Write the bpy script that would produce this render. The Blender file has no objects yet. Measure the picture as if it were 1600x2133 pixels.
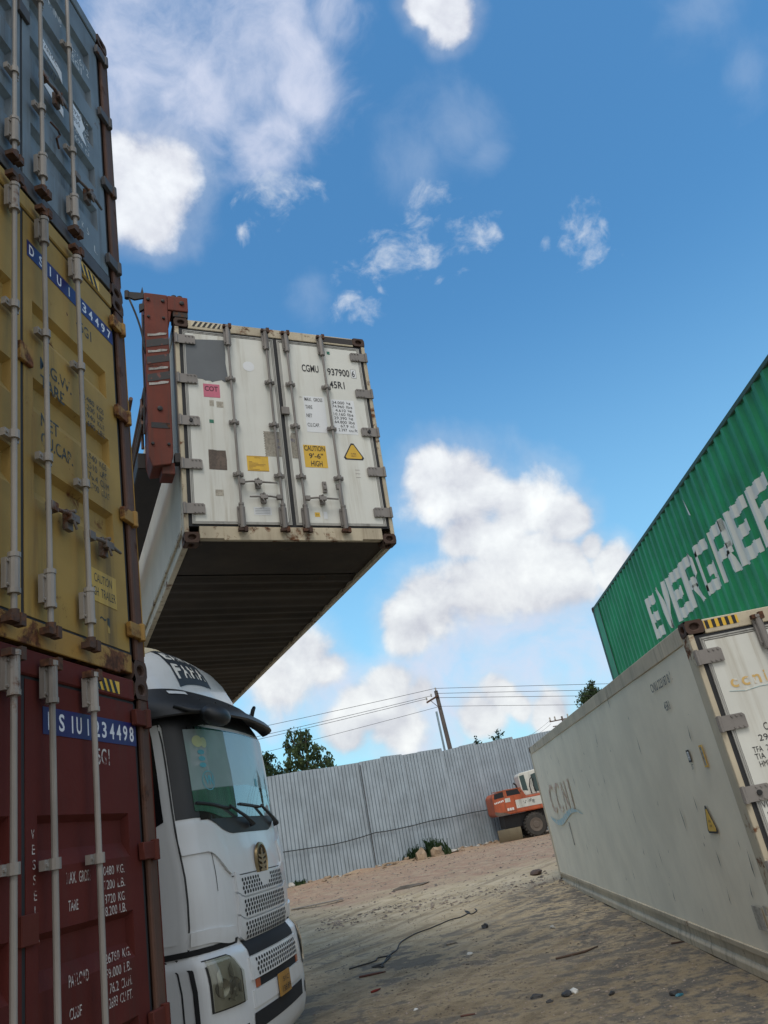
import bpy, bmesh, math, random
from mathutils import Vector, Matrix
C = bpy.context.scene.collection
SC = bpy.context.scene
# ------------------------------------------------------------------ camera
cam = bpy.data.objects.new('camera', bpy.data.cameras.new('camera')); C.objects.link(cam)
cam.data.sensor_fit = 'HORIZONTAL'; cam.data.sensor_width = 36; cam.data.lens = 36.098
cam.data.clip_start = 0.05; cam.data.clip_end = 3000
CR = ((0.980755, 0.073962, -0.180689), (0.195240, -0.371537, 0.907657), (0.000000, 0.925467, 0.378827))
cam.matrix_world = Matrix(((CR[0][0], CR[1][0], -CR[2][0], 0), (CR[0][1], CR[1][1], -CR[2][1], 0), (CR[0][2], CR[1][2], -CR[2][2], 1.694), (0, 0, 0, 1)))
SC.camera = cam
# ------------------------------------------------------------------ sun, exposure
SUN_EL, SUN_AZ = math.radians(60), math.radians(-6)          # azimuth measured from behind the viewer, towards the left
sd = Vector((math.sin(SUN_AZ)*math.cos(SUN_EL), -math.cos(SUN_AZ)*math.cos(SUN_EL), math.sin(SUN_EL)))
sun = bpy.data.objects.new('sun', bpy.data.lights.new('sun', 'SUN')); C.objects.link(sun)
sun.data.energy = 1.5; sun.data.angle = math.radians(20); sun.data.color = (1, .95, .87)
sun.rotation_euler = (-sd).to_track_quat('-Z', 'Y').to_euler()
SC.view_settings.view_transform = 'Standard'; SC.view_settings.look = 'None'
SC.view_settings.exposure = 0.0; SC.view_settings.gamma = 1.0; SC.view_settings.use_curve_mapping = False
# ------------------------------------------------------------------ node helper
class NT:
    def __init__(s, tree): s.t = tree; tree.nodes.clear()
    def n(s, typ, ins=None, **kw):
        nd = s.t.nodes.new('ShaderNode'+typ)
        for k, v in kw.items(): setattr(nd, k, v)
        for k, v in (ins or {}).items():
            sock = nd.inputs[k]
            if isinstance(v, bpy.types.NodeSocket): s.t.links.new(v, sock)
            elif isinstance(v, bpy.types.Node): s.t.links.new(v.outputs[0], sock)
            else:
                if sock.type == 'RGBA' and len(v) == 3: v = (*v, 1)
                sock.default_value = v
        return nd
    def m(s, op, a, b=0.0, c=0.0, clamp=False):
        return s.n('Math', {0: a, 1: b, 2: c}, operation=op, use_clamp=clamp).outputs[0]
    def v(s, op, a, b=(0, 0, 0)):
        return s.n('VectorMath', {0: a, 1: b}, operation=op)
    def mix(s, f, a, b, mode='MIX'):
        nd = s.n('Mix', None, data_type='RGBA', blend_type=mode)
        for i, v in ((0, f), (6, a), (7, b)):
            if isinstance(v, bpy.types.NodeSocket): s.t.links.new(v, nd.inputs[i])
            else: nd.inputs[i].default_value = (*v, 1) if (not isinstance(v, (int, float)) and len(v) == 3) else v
        return nd.outputs[2]
    def noise(s, vec, scale, detail=5, rough=.55, dist=0.0):
        return s.n('TexNoise', {'Vector': vec, 'Scale': scale, 'Detail': detail, 'Roughness': rough, 'Distortion': dist}).outputs[0]
    def ramp(s, x, lo, hi, a=0.0, b=1.0, smooth=True):
        return s.n('MapRange', {0: x, 1: lo, 2: hi, 3: a, 4: b}, interpolation_type='SMOOTHSTEP' if smooth else 'LINEAR').outputs[0]
def lin(r, g, b):
    f = lambda c: (c/255/12.92) if c <= 10 else ((c/255+.055)/1.055)**2.4
    return (f(r), f(g), f(b))
# ------------------------------------------------------------------ sky with clouds (world directions)
world = bpy.data.worlds.new('World'); SC.world = world; world.use_nodes = True
w = NT(world.node_tree)
sky = w.n('TexSky', None, sky_type='NISHITA', sun_disc=False, sun_elevation=SUN_EL, sun_rotation=math.pi+SUN_AZ, altitude=0, air_density=1.0, dust_density=0.6, ozone_density=1.6)
dirv = w.v('NORMALIZE', w.n('TexCoord').outputs['Generated']).outputs[0]
BLOBS = [
('B',0.13,0.965,0.225,0.12),('B',0.05,0.985,0.165,0.11),('B',0.20,0.965,0.17,0.11),('A',0.135,0.94,0.31,0.060),
('A',0.068,0.915,0.399,0.065),('A',0.121,0.917,0.381,0.074),('A',0.169,0.923,0.346,0.069),('A',0.223,0.924,0.311,0.041),
('A',0.107,0.938,0.331,0.053),('A',0.165,0.949,0.270,0.075),('A',0.216,0.942,0.257,0.050),('A',0.101,0.960,0.260,0.074),
('A',0.040,0.967,0.252,0.063),('A',0.002,0.972,0.236,0.050),('A',0.270,0.930,0.248,0.036),('A',0.250,0.929,0.274,0.023),
('A',-0.131,0.966,0.223,0.052),('A',-0.167,0.964,0.208,0.060),('A',-0.104,0.973,0.204,0.034),('A',-0.032,0.986,0.161,0.043),
('A',-0.069,0.987,0.147,0.039),('A',0.003,0.988,0.151,0.030),('A',-0.034,0.992,0.120,0.050),('A',-0.100,0.987,0.126,0.037),
('A',0.100,0.986,0.132,0.030),('A',0.068,0.991,0.112,0.039),('A',0.120,0.986,0.116,0.022),('A',0.155,0.983,0.100,0.032),
('A',0.177,0.583,0.793,0.036),('A',0.148,0.573,0.806,0.029),('A',-0.199,0.651,0.733,0.072),('A',-0.164,0.654,0.738,0.048),
('A',-0.205,0.677,0.706,0.052),('C',0.073,0.762,0.643,0.036),('C',0.117,0.752,0.649,0.036),('C',0.157,0.753,0.640,0.033),
('C',0.122,0.718,0.685,0.024),('C',0.300,0.746,0.594,0.034),('C',0.322,0.738,0.593,0.017),('C',0.342,0.752,0.563,0.008),
('C',0.249,0.756,0.605,0.008),('C',0.051,0.795,0.604,0.015),('C',0.123,0.783,0.610,0.010),('C',0.012,0.795,0.606,0.034),
('C',-0.102,0.721,0.686,0.010),('C',-0.063,0.703,0.709,0.03),('C',-0.007,0.705,0.709,0.017),('C',0.190,0.754,0.629,0.013),
('B',-0.147,0.542,0.828,0.095),('B',-0.082,0.581,0.810,0.100),('B',-0.019,0.569,0.822,0.078),('B',0.011,0.614,0.789,0.076),
('B',-0.121,0.611,0.783,0.080),('B',-0.048,0.659,0.751,0.061),('B',-0.192,0.571,0.798,0.076),('B',0.064,0.576,0.815,0.047),
('D',0.170,0.660,0.732,0.060),('D',0.193,0.683,0.705,0.039),('D',0.120,0.688,0.715,0.056),('B',0.099,0.976,0.195,0.089),
('B',0.164,0.969,0.186,0.075),('B',-0.188,0.967,0.170,0.072),('B',0.001,0.996,0.084,0.094),('B',0.135,0.981,0.139,0.070),
('B',-0.105,0.980,0.168,0.061),('D',-0.036,0.782,0.622,0.036),('D',0.416,0.566,0.712,0.055),('D',0.463,0.601,0.652,0.041)]
warp = w.n('TexNoise', {'Vector': dirv, 'Scale': 9.0, 'Detail': 3.0})
wv = w.v('SUBTRACT', warp.outputs[1], (.5, .5, .5)).outputs[0]
dA = w.v('ADD', dirv, w.n('VectorMath', {0: wv, 'Scale': .045}, operation='SCALE').outputs[0]).outputs[0]
dB = w.v('ADD', dirv, w.n('VectorMath', {0: wv, 'Scale': .07}, operation='SCALE').outputs[0]).outputs[0]
def field(kind, vec):
    acc = None
    for k, x, y, z, r in BLOBS:
        if k != kind: continue
        d = w.n('VectorMath', {0: vec, 1: (x, y, z)}, operation='DISTANCE').outputs['Value']
        f = w.m('MULTIPLY_ADD', d, -1/r, 1.0)
        acc = f if acc is None else w.n('Math', {0: acc, 1: f, 2: .25}, operation='SMOOTH_MAX').outputs[0]
    return acc
nA = w.noise(dirv, 11, 10, .57, .2); nA2 = w.noise(w.v('ADD', dirv, (-.012, -.01, .024)).outputs[0], 11, 10, .57, .2)
nB = w.noise(w.v('MULTIPLY', w.v('ADD', dB, (1.3, .2, .7)).outputs[0], (1.0, 1.0, 1.15)).outputs[0], 7.5, 10, .62, .3)
nF = w.noise(w.v('MULTIPLY', dB, (1.0, 1.0, 1.3)).outputs[0], 26, 9, .62, .15)
fA, fB, fC, fD = field('A', dA), field('B', dB), field('C', dB), field('D', dB)
densA = w.m('MULTIPLY_ADD', w.m('SUBTRACT', nA, .5), 2.0, w.m('MULTIPLY', w.m('MINIMUM', fA, .8), 1.5))
mA = w.m('MAXIMUM', w.ramp(densA, .0, .72), w.m('MULTIPLY', w.ramp(densA, -.6, .45), .25))
densB = w.m('MULTIPLY_ADD', w.m('SUBTRACT', nB, .5), 3.3, w.m('MULTIPLY', w.m('MINIMUM', fB, .62), 1.7))
mB = w.m('MULTIPLY', w.ramp(densB, -.05, 1.75), .92)
densC = w.m('MULTIPLY_ADD', w.m('SUBTRACT', nF, .5), 5.0, w.m('MULTIPLY', fC, 1.1))
mC = w.m('MULTIPLY', w.ramp(densC, -.1, 2.0), .80)
densD = w.m('MULTIPLY_ADD', w.m('SUBTRACT', nB, .5), 2.4, fD)
mD = w.m('MULTIPLY', w.ramp(densD, -.1, 1.6), .36)
sep = w.n('SeparateXYZ', {0: dirv})
el = sep.outputs[2]
skyc = w.n('HueSaturation', {'Saturation': 1.12, 'Value': 1.0, 'Fac': 1.0, 'Hue': .500, 'Color': sky}).outputs[0]
hz = w.ramp(el, -.02, .62, .72, 0.0)
skyc = w.mix(1.0, skyc, (.80, 1.30, 1.36), 'MULTIPLY')
skyc = w.mix(hz, skyc, (2.5, 4.6, 5.9))
shade = w.m('MULTIPLY_ADD', w.m('SUBTRACT', nA, nA2), 1.05, w.ramp(densA, .1, 1.0, .84, 1.0))
whiteA = w.mix(w.ramp(el, .1, .8), (5.45, 5.6, 5.75), (5.6, 5.8, 6.2))
cA = w.mix(1.0, whiteA, w.n('CombineColor', {0: shade, 1: shade, 2: w.m('MULTIPLY_ADD', shade, .8, .2)}).outputs[0], 'MULTIPLY')
nK = w.noise(dirv, 2.6, 6, .55)
mK = w.m('MULTIPLY', w.ramp(w.m('MULTIPLY_ADD', nK, 1.1, w.m('MULTIPLY', sep.outputs[1], -1.0)), .30, .95), .85)
skyc = w.mix(mK, skyc, (6.3, 6.15, 5.9))  # cloud cover added behind the viewer, unseen, to whiten and raise ambient light
skyc = w.mix(mB, skyc, (4.7, 5.0, 6.0))
skyc = w.mix(mD, skyc, (4.0, 4.6, 5.6))
skyc = w.mix(mC, skyc, (4.8, 5.2, 5.8))
skyc = w.mix(w.m('MULTIPLY', mA, .97), skyc, cA)
bg = w.n('Background', {'Color': skyc, 'Strength': .15})
w.n('OutputWorld', {'Surface': bg})
world.cycles.sampling_method = 'MANUAL'; world.cycles.sample_map_resolution = 512
# ------------------------------------------------------------------ mesh helper
class MB:
    def __init__(s): s.v = []; s.f = []; s.mi = []; s.cur = 0
    def add(s, vs, fs):
        o = len(s.v); s.v += [tuple(p) for p in vs]
        for f in fs: s.f.append([o+i for i in f]); s.mi.append(s.cur)
        return s
    def mat(s, i): s.cur = i; return s
    def hexa(s, p):   # 8 points: bottom ring 0-3 (ccw from above), top ring 4-7
        return s.add(p, [(3, 2, 1, 0), (4, 5, 6, 7), (0, 1, 5, 4), (1, 2, 6, 5), (2, 3, 7, 6), (3, 0, 4, 7)])
    def box(s, x0, x1, y0, y1, z0, z1):
        return s.hexa([(x0, y0, z0), (x1, y0, z0), (x1, y1, z0), (x0, y1, z0), (x0, y0, z1), (x1, y0, z1), (x1, y1, z1), (x0, y1, z1)])
    def obox(s, c, ax, ay, az):  # centre and three half axes
        c, ax, ay, az = map(Vector, (c, ax, ay, az))
        return s.hexa([c-ax-ay-az, c+ax-ay-az, c+ax+ay-az, c-ax+ay-az, c-ax-ay+az, c+ax-ay+az, c+ax+ay+az, c-ax+ay+az])
    def bar(s, a, b, w, h, up=(0, 0, 1)):
        a, b = Vector(a), Vector(b); d = (b-a); ln = d.length; d.normalize(); u = Vector(up)
        sx = d.cross(u)
        if sx.length < 1e-4: sx = d.cross(Vector((1, 0, 0)))
        sx.normalize(); u = sx.cross(d)
        return s.obox((a+b)/2, sx*w/2, d*ln/2, u*h/2)
    def tube(s, pts, r, n=8, cap=True):
        pts = [Vector(p) for p in pts]; R = r if isinstance(r, (list, tuple)) else [r]*len(pts)
        rings = []; ref = Vector((.3, .5, .81))
        for i, p in enumerate(pts):
            d = (pts[min(i+1, len(pts)-1)]-pts[max(i-1, 0)]).normalized()
            a = d.cross(ref)
            if a.length < .05: a = d.cross(Vector((1, 0, 0)))
            a.normalize(); b = d.cross(a)
            rings.append([p+(a*math.cos(2*math.pi*k/n)+b*math.sin(2*math.pi*k/n))*R[i] for k in range(n)])
        fs = []
        for i in range(len(pts)-1):
            for k in range(n): fs.append((i*n+k, i*n+(k+1) % n, (i+1)*n+(k+1) % n, (i+1)*n+k))
        if cap: fs.append(tuple(range(n))[::-1]); fs.append(tuple((len(pts)-1)*n+k for k in range(n)))
        return s.add([p for r_ in rings for p in r_], fs)
    def lathe(s, c, axis, prof, n=24):  # prof: (distance along axis, radius)
        c = Vector(c); axis = Vector(axis).normalized(); a = axis.cross(Vector((.31, .2, .93))).normalized(); b = axis.cross(a)
        vs = [c+axis*h+(a*math.cos(2*math.pi*k/n)+b*math.sin(2*math.pi*k/n))*r for h, r in prof for k in range(n)]
        fs = [(i*n+k, i*n+(k+1) % n, (i+1)*n+(k+1) % n, (i+1)*n+k) for i in range(len(prof)-1) for k in range(n)]
        fs.append(tuple(range(n))[::-1]); fs.append(tuple((len(prof)-1)*n+k for k in range(n)))
        return s.add(vs, fs)
    def grid(s, rows):
        n = len(rows[0]); vs = [p for r in rows for p in r]
        return s.add(vs, [(i*n+k, i*n+k+1, (i+1)*n+k+1, (i+1)*n+k) for i in range(len(rows)-1) for k in range(n-1)])
    def poly(s, pts): return s.add(pts, [tuple(range(len(pts)))])
    def prism(s, pts, off):  # flat polygon thickened by the vector off
        n = len(pts); off = Vector(off); a = [Vector(p) for p in pts]
        return s.add(a+[p+off for p in a], [tuple(range(n))[::-1], tuple(range(n, 2*n))]+[(k, (k+1) % n, n+(k+1) % n, n+k) for k in range(n)])
    def holed(s, c, u, v, depth, ru, rv, n=14):  # rectangle (half axes u,v) with an oval pocket; inward = depth vector
        c, u, v, depth = map(Vector, (c, u, v, depth)); out = []; inn = []
        for k in range(n):
            a = 2*math.pi*k/n; x, y = math.cos(a), math.sin(a); m = max(abs(x), abs(y))
            out.append(c+u*(x/m)+v*(y/m)); inn.append(c+u.normalized()*x*ru+v.normalized()*y*rv)
        vs = out+inn+[p+depth for p in inn]
        fs = [(k, (k+1) % n, n+(k+1) % n, n+k) for k in range(n)]+[(n+k, n+(k+1) % n, 2*n+(k+1) % n, 2*n+k) for k in range(n)]+[tuple(range(2*n, 3*n))]
        return s.add(vs, fs)
    def build(s, name, mats, parent=None, smooth=False, bevel=0, seg=1, norm=True):
        me = bpy.data.meshes.new(name); me.from_pydata(s.v, [], s.f)
        ms = mats if isinstance(mats, (list, tuple)) else [mats]
        for m_ in ms: me.materials.append(m_)
        if len(ms) > 1: me.polygons.foreach_set('material_index', s.mi)
        if norm:
            bm = bmesh.new(); bm.from_mesh(me); bmesh.ops.recalc_face_normals(bm, faces=bm.faces); bm.to_mesh(me); bm.free()
        if smooth is True: me.polygons.foreach_set('use_smooth', [True]*len(me.polygons))
        elif smooth: me.shade_smooth() if False else None
        me.update()
        o = bpy.data.objects.new(name, me); C.objects.link(o)
        if smooth and smooth is not True:
            me.polygons.foreach_set('use_smooth', [True]*len(me.polygons)); me.set_sharp_from_angle(angle=math.radians(smooth))
        if parent: o.parent = parent
        if bevel:
            b = o.modifiers.new('bevel', 'BEVEL'); b.width = bevel; b.segments = seg; b.limit_method = 'ANGLE'; b.angle_limit = math.radians(40)
        return o
def tag(o, label=None, cat=None, group=None, kind=None):
    for k, v in (('label', label), ('category', cat), ('group', group), ('kind', kind)):
        if v: o[k] = v
    return o
def empty(name, loc, yaw=0, label=None, cat=None, group=None, mtx=None):
    o = bpy.data.objects.new(name, None); C.objects.link(o); o.empty_display_size = .3
    if mtx is not None: o.matrix_world = mtx
    else: o.location = loc; o.rotation_euler = (0, 0, yaw)
    return tag(o, label, cat, group)
# ------------------------------------------------------------------ materials
def mat(name, col, rough=.55, metal=0.0, var=.12, streak=.15, dirt=(.05, .042, .035), rust=0.0, rcol=(.10, .036, .014), bump=.15, sc=1.0, fine=0.0, seed=0.0, spec=.5, chip=0.0, chipcol=None, coat=0.0, seed_obj=False):
    m_ = bpy.data.materials.new(name); m_.use_nodes = True; t = NT(m_.node_tree)
    co = t.n('TexCoord').outputs['Object']
    co = t.v('ADD', co, (seed*3.1, seed*1.7, seed*2.3)).outputs[0]
    if seed_obj:
        rnd = t.n('ObjectInfo').outputs['Random']
        co = t.v('ADD', co, t.n('CombineXYZ', {0: t.m('MULTIPLY', rnd, 37.0), 1: t.m('MULTIPLY', rnd, 11.0), 2: 0.0}).outputs[0]).outputs[0]
    n1 = t.noise(co, 1.3*sc, 6, .6)
    c = t.mix(t.ramp(n1, .3, .7), tuple(x*(1-var) for x in col), tuple(min(1, x*(1+var)) for x in col))
    r_ = rough
    if streak:
        st = t.noise(t.v('MULTIPLY', co, (9*sc, 9*sc, .55*sc)).outputs[0], 1.0, 7, .65)
        big = t.noise(co, .7*sc, 3)
        k = t.m('MULTIPLY', t.ramp(st, .46, .78), t.ramp(big, .3, .65), clamp=True)
        c = t.mix(t.m('MULTIPLY', k, min(1, streak*2.2)), c, dirt)
    if fine:
        fn = t.noise(co, 45*sc, 4, .7); c = t.mix(t.m('MULTIPLY', t.ramp(fn, .35, .75), fine), c, dirt)
    if chip:
        cn = t.noise(co, 7*sc, 9, .68, .6); k = t.ramp(cn, .73-chip*.28, .745-chip*.28)
        c = t.mix(k, c, chipcol or rcol)
    bmp = None
    if rust:
        rn = t.noise(co, 5.5*sc, 10, .7, .3); rb = t.noise(t.v('ADD', co, (4.2, 1.1, 7.7)).outputs[0], 1.1*sc, 4)
        x = t.m('ADD', t.m('MULTIPLY', rn, .65), t.m('MULTIPLY', rb, .35))
        k = t.ramp(x, .66-rust*.36, .73-rust*.34)
        rc = t.mix(t.ramp(t.noise(co, 26*sc, 5), .3, .7), tuple(x*.45 for x in rcol), tuple(x*1.7 for x in rcol))
        c = t.mix(k, c, rc)
        r_ = t.ramp(k, 0, 1, rough, .9, False)
    b = t.n('BsdfPrincipled', {'Base Color': c, 'Roughness': r_, 'Metallic': metal, 'Specular IOR Level': spec, 'Coat Weight': coat})
    if coat: b.inputs['Coat Roughness'].default_value = .06
    if bump:
        h = t.noise(co, 6*sc, 8, .6)
        t.t.links.new(t.n('Bump', {'Strength': bump, 'Distance': .02, 'Height': h}).outputs[0], b.inputs['Normal'])
    t.n('OutputMaterial', {'Surface': b})
    return m_
def wornmat(name, col, under, amount=.5, sc=14.0, rough=.6, elong=(1, 1, 1)):  # lettering partly rubbed off to what lies under it
    m_ = bpy.data.materials.new(name); m_.use_nodes = True; t = NT(m_.node_tree)
    co = t.v('MULTIPLY', t.n('TexCoord').outputs['Object'], elong).outputs[0]
    k = t.ramp(t.noise(co, sc, 7, .65), .78-amount*.5, .84-amount*.48)
    b = t.n('BsdfPrincipled', {'Base Color': t.mix(k, col, under), 'Roughness': rough}); t.n('OutputMaterial', {'Surface': b}); return m_
M = {}
Mt = lambda k, *a, **kw: M.__setitem__(k, mat(k, *a, **kw))
Mt('yellow_paint', (.35, .225, .062), .68, spec=.3, streak=.32, chip=.1, rust=.2, bump=.12, var=.16)
Mt('yellow_frame', (.36, .20, .04), .65, streak=.4, rust=.52, seed=1, var=.2)
Mt('post_brown', (.105, .048, .03), .75, streak=.4, rust=.35, rcol=(.07, .028, .014), seed=35, var=.3, bump=.3)
Mt('grey_paint', (.165, .205, .24), .68, spec=.3, streak=.35, chip=.12, rust=.18, seed=2, var=.2)
Mt('grey_frame', (.075, .075, .082), .7, streak=.4, rust=.32, seed=3)
Mt('maroon_paint', (.10, .019, .015), .75, spec=.2, streak=.25, rust=.05, seed=4, var=.16)
Mt('maroon_frame', (.10, .025, .018), .75, spec=.2, streak=.35, rust=.28, rcol=(.06, .028, .016), seed=5)
Mt('lock_paint', (.285, .26, .235), .6, streak=.35, rust=.2, seed=6, var=.15)
Mt('reefer_zinc', (.22, .20, .185), .6, metal=.15, streak=.4, rust=.10, seed=7, var=.2)
Mt('rubber', (.018, .019, .022), .75, streak=.3, dirt=(.06, .055, .05), bump=.1, seed=8)
Mt('rust_steel', (.075, .042, .03), .85, streak=.4, rust=.5, rcol=(.085, .035, .017), seed=9, var=.3, bump=.4)
Mt('green_paint', (.012, .235, .090), .55, streak=.16, dirt=(.05, .10, .07), rust=.06, seed=10, var=.22)
Mt('green_rail', (.03, .085, .06), .65, streak=.4, rust=.15, seed=11)
Mt('reefer_white', (.68, .675, .62), .5, streak=.30, dirt=(.36, .31, .22), rust=.06, seed=12, var=.05, bump=.06)
Mt('reefer_panel', (.64, .585, .49), .8, spec=.2, streak=.18, dirt=(.30, .27, .22), rust=.03, seed=13, var=.08, bump=.1)
Mt('reefer_frame', (.52, .45, .33), .6, streak=.55, dirt=(.16, .10, .06), rust=.34, rcol=(.12, .05, .022), chip=.1, seed=14, var=.15, spec=.3)
Mt('reefer_rail', (.52, .43, .30), .6, streak=.55, dirt=(.15, .115, .08), rust=.18, seed=15, var=.15)
Mt('door_rim', (.40, .39, .36), .5, streak=.35, seed=16)
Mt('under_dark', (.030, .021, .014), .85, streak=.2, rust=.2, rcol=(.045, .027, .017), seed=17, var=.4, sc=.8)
Mt('reefer_panel_grey', (.80, .725, .575), .6, spec=.3, streak=.05, dirt=(.27, .245, .20), rust=.0, seed=33, var=.07, bump=.1)
Mt('sticker_cream', (.62, .55, .40), .5, streak=.2)
Mt('scuff', (.13, .115, .10), .7, var=.4, streak=0, bump=0)
Mt('black_mark', (.012, .012, .014), .6, streak=.0, var=.1, bump=0)
Mt('white_mark', (.68, .68, .66), .6, streak=.1, var=.1, bump=0)
Mt('sticker_white', (.72, .73, .74), .45, streak=.08, var=.04, bump=0)
Mt('sticker_yellow', (.72, .44, .035), .45, streak=.1, var=.06, bump=0)
Mt('sticker_pink', (.55, .13, .20), .5, streak=.1, var=.1, bump=0)
Mt('sticker_green', (.02, .16, .10), .5, streak=0, bump=0)
Mt('sticker_blue', (.018, .016, .12), .45, streak=.1, var=.15, bump=0)
Mt('grey_patch', (.115, .125, .135), .6, streak=.08, var=.08, bump=.1)
Mt('tape_residue', (.44, .40, .33), .7, streak=.3, var=.25, fine=.5, bump=0)
Mt('brown_residue', (.13, .095, .075), .75, streak=.3, var=.35, fine=.7, bump=0)
Mt('spreader_red', (.155, .036, .022), .7, spec=.3, streak=.45, rust=.22, rcol=(.05, .022, .015), chip=.22, chipcol=(.05, .025, .02), seed=18, var=.2)
Mt('spreader_dark', (.035, .03, .03), .75, streak=.3, rust=.2, seed=19)
Mt('handle_steel', (.15, .125, .11), .65, metal=.2, streak=.4, rust=.35, seed=34)
Mt('dark_steel', (.028, .028, .03), .6, metal=.3, streak=.3, rust=.12, seed=20)
Mt('orange_paint', (.40, .085, .03), .55, streak=.35, rust=.12, seed=21, var=.2)
Mt('machine_white', (.58, .58, .53), .5, streak=.3, rust=.04, seed=22)
Mt('rim_brown', (.13, .105, .085), .8, streak=.3, fine=.4, rust=.2)
Mt('tyre', (.028, .027, .026), .9, streak=.2, dirt=(.13, .11, .085), fine=.35, bump=.3, seed=23)
Mt('truck_white', (.71, .735, .76), .28, streak=.10, dirt=(.35, .32, .27), var=.03, bump=0, coat=.35, seed=24)
Mt('truck_plastic', (.022, .024, .028), .5, streak=.15, dirt=(.07, .065, .06), var=.15, bump=.05, seed=25)
Mt('gold_metal', (.33, .25, .14), .35, metal=.8, streak=.2, var=.2, bump=0)
Mt('gold_dark', (.055, .04, .025), .5, metal=.5, streak=.2, bump=0)
Mt('plate_yellow', (.42, .22, .045), .6, streak=.4, dirt=(.12, .08, .05), var=.2, bump=0)
Mt('amber', (.40, .09, .03), .35, streak=.1, bump=0)
Mt('fence_metal', (.345, .405, .45), .5, metal=.2, streak=.16, dirt=(.17, .17, .18), var=.12, bump=.05, seed=26, seed_obj=True)
Mt('concrete', (.12, .10, .09), .85, streak=.3, var=.2, fine=.3, seed=27)
Mt('pipe_blue', (.25, .33, .37), .5, metal=.2, streak=.3, seed=28)
Mt('wire_black', (.02, .02, .022), .7, streak=0, bump=0)
Mt('porcelain', (.45, .42, .38), .35, streak=.2, bump=0)
Mt('bark', (.09, .065, .045), .9, streak=.3, fine=.4, bump=.5, seed=29)
Mt('plank_wood', (.30, .27, .23), .8, streak=.4, fine=.4, sc=3)
Mt('stick_wood', (.09, .055, .04), .9, streak=.3, fine=.3, sc=3)
Mt('brick_rubble', (.31, .225, .15), .9, var=.4, streak=.2, fine=.4, sc=3, bump=.5, seed_obj=True)
Mt('pale_rubble', (.46, .44, .40), .85, var=.25, streak=.2, fine=.3, sc=3, bump=.5, seed_obj=True)
Mt('litter_dark', (.03, .03, .032), .7, var=.4, streak=.2, fine=.3, sc=4)
Mt('litter_blue', (.02, .14, .20), .5, var=.4, streak=.2, sc=4)
Mt('litter_white', (.55, .55, .53), .6, var=.2, streak=.2, sc=4)
Mt('blade_steel', (.15, .125, .08), .65, metal=.2, streak=.4, rust=.2, rcol=(.16, .10, .05), seed=30)
Mt('black_glass', (.008, .009, .011), .12, streak=0, var=0, bump=0)
Mt('machine_glass', (.03, .06, .06), .12, streak=.05, var=.1, bump=0)
Mt('lamp_reflector', (.40, .40, .37), .22, metal=.7, streak=.1, bump=0)
Mt('roof_band', (.035, .045, .06), .5, streak=.2)
Mt('sticker_lime', (.48, .54, .30), .5, streak=0, bump=0)
Mt('sticker_teal', (.10, .36, .44), .5, streak=0, bump=0)
Mt('black_hole', (.012, .013, .016), .8, streak=0, bump=0)
Mt('lamp_shell', (.42, .42, .37), .3, metal=.1, streak=.1, bump=0)
Mt('tape_torn', (.42, .40, .37), .6, streak=.4, var=.3, fine=.5, sc=3)
Mt('rail_brown', (.14, .07, .04), .6, streak=.3, rust=.3)
Mt('orange_worn', (.30, .085, .035), .65, streak=.5, rust=.35)
Mt('stick_red', (.11, .045, .035), .85, streak=.3, sc=3)
Mt('rag_red', (.16, .018, .015), .85, streak=.2, sc=3)
Mt('wire_grey', (.045, .043, .042), .7, streak=.2)
Mt('dirt_dark', (.13, .10, .07), .95, var=.35, streak=0, fine=.5, bump=.8, sc=2)
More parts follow.
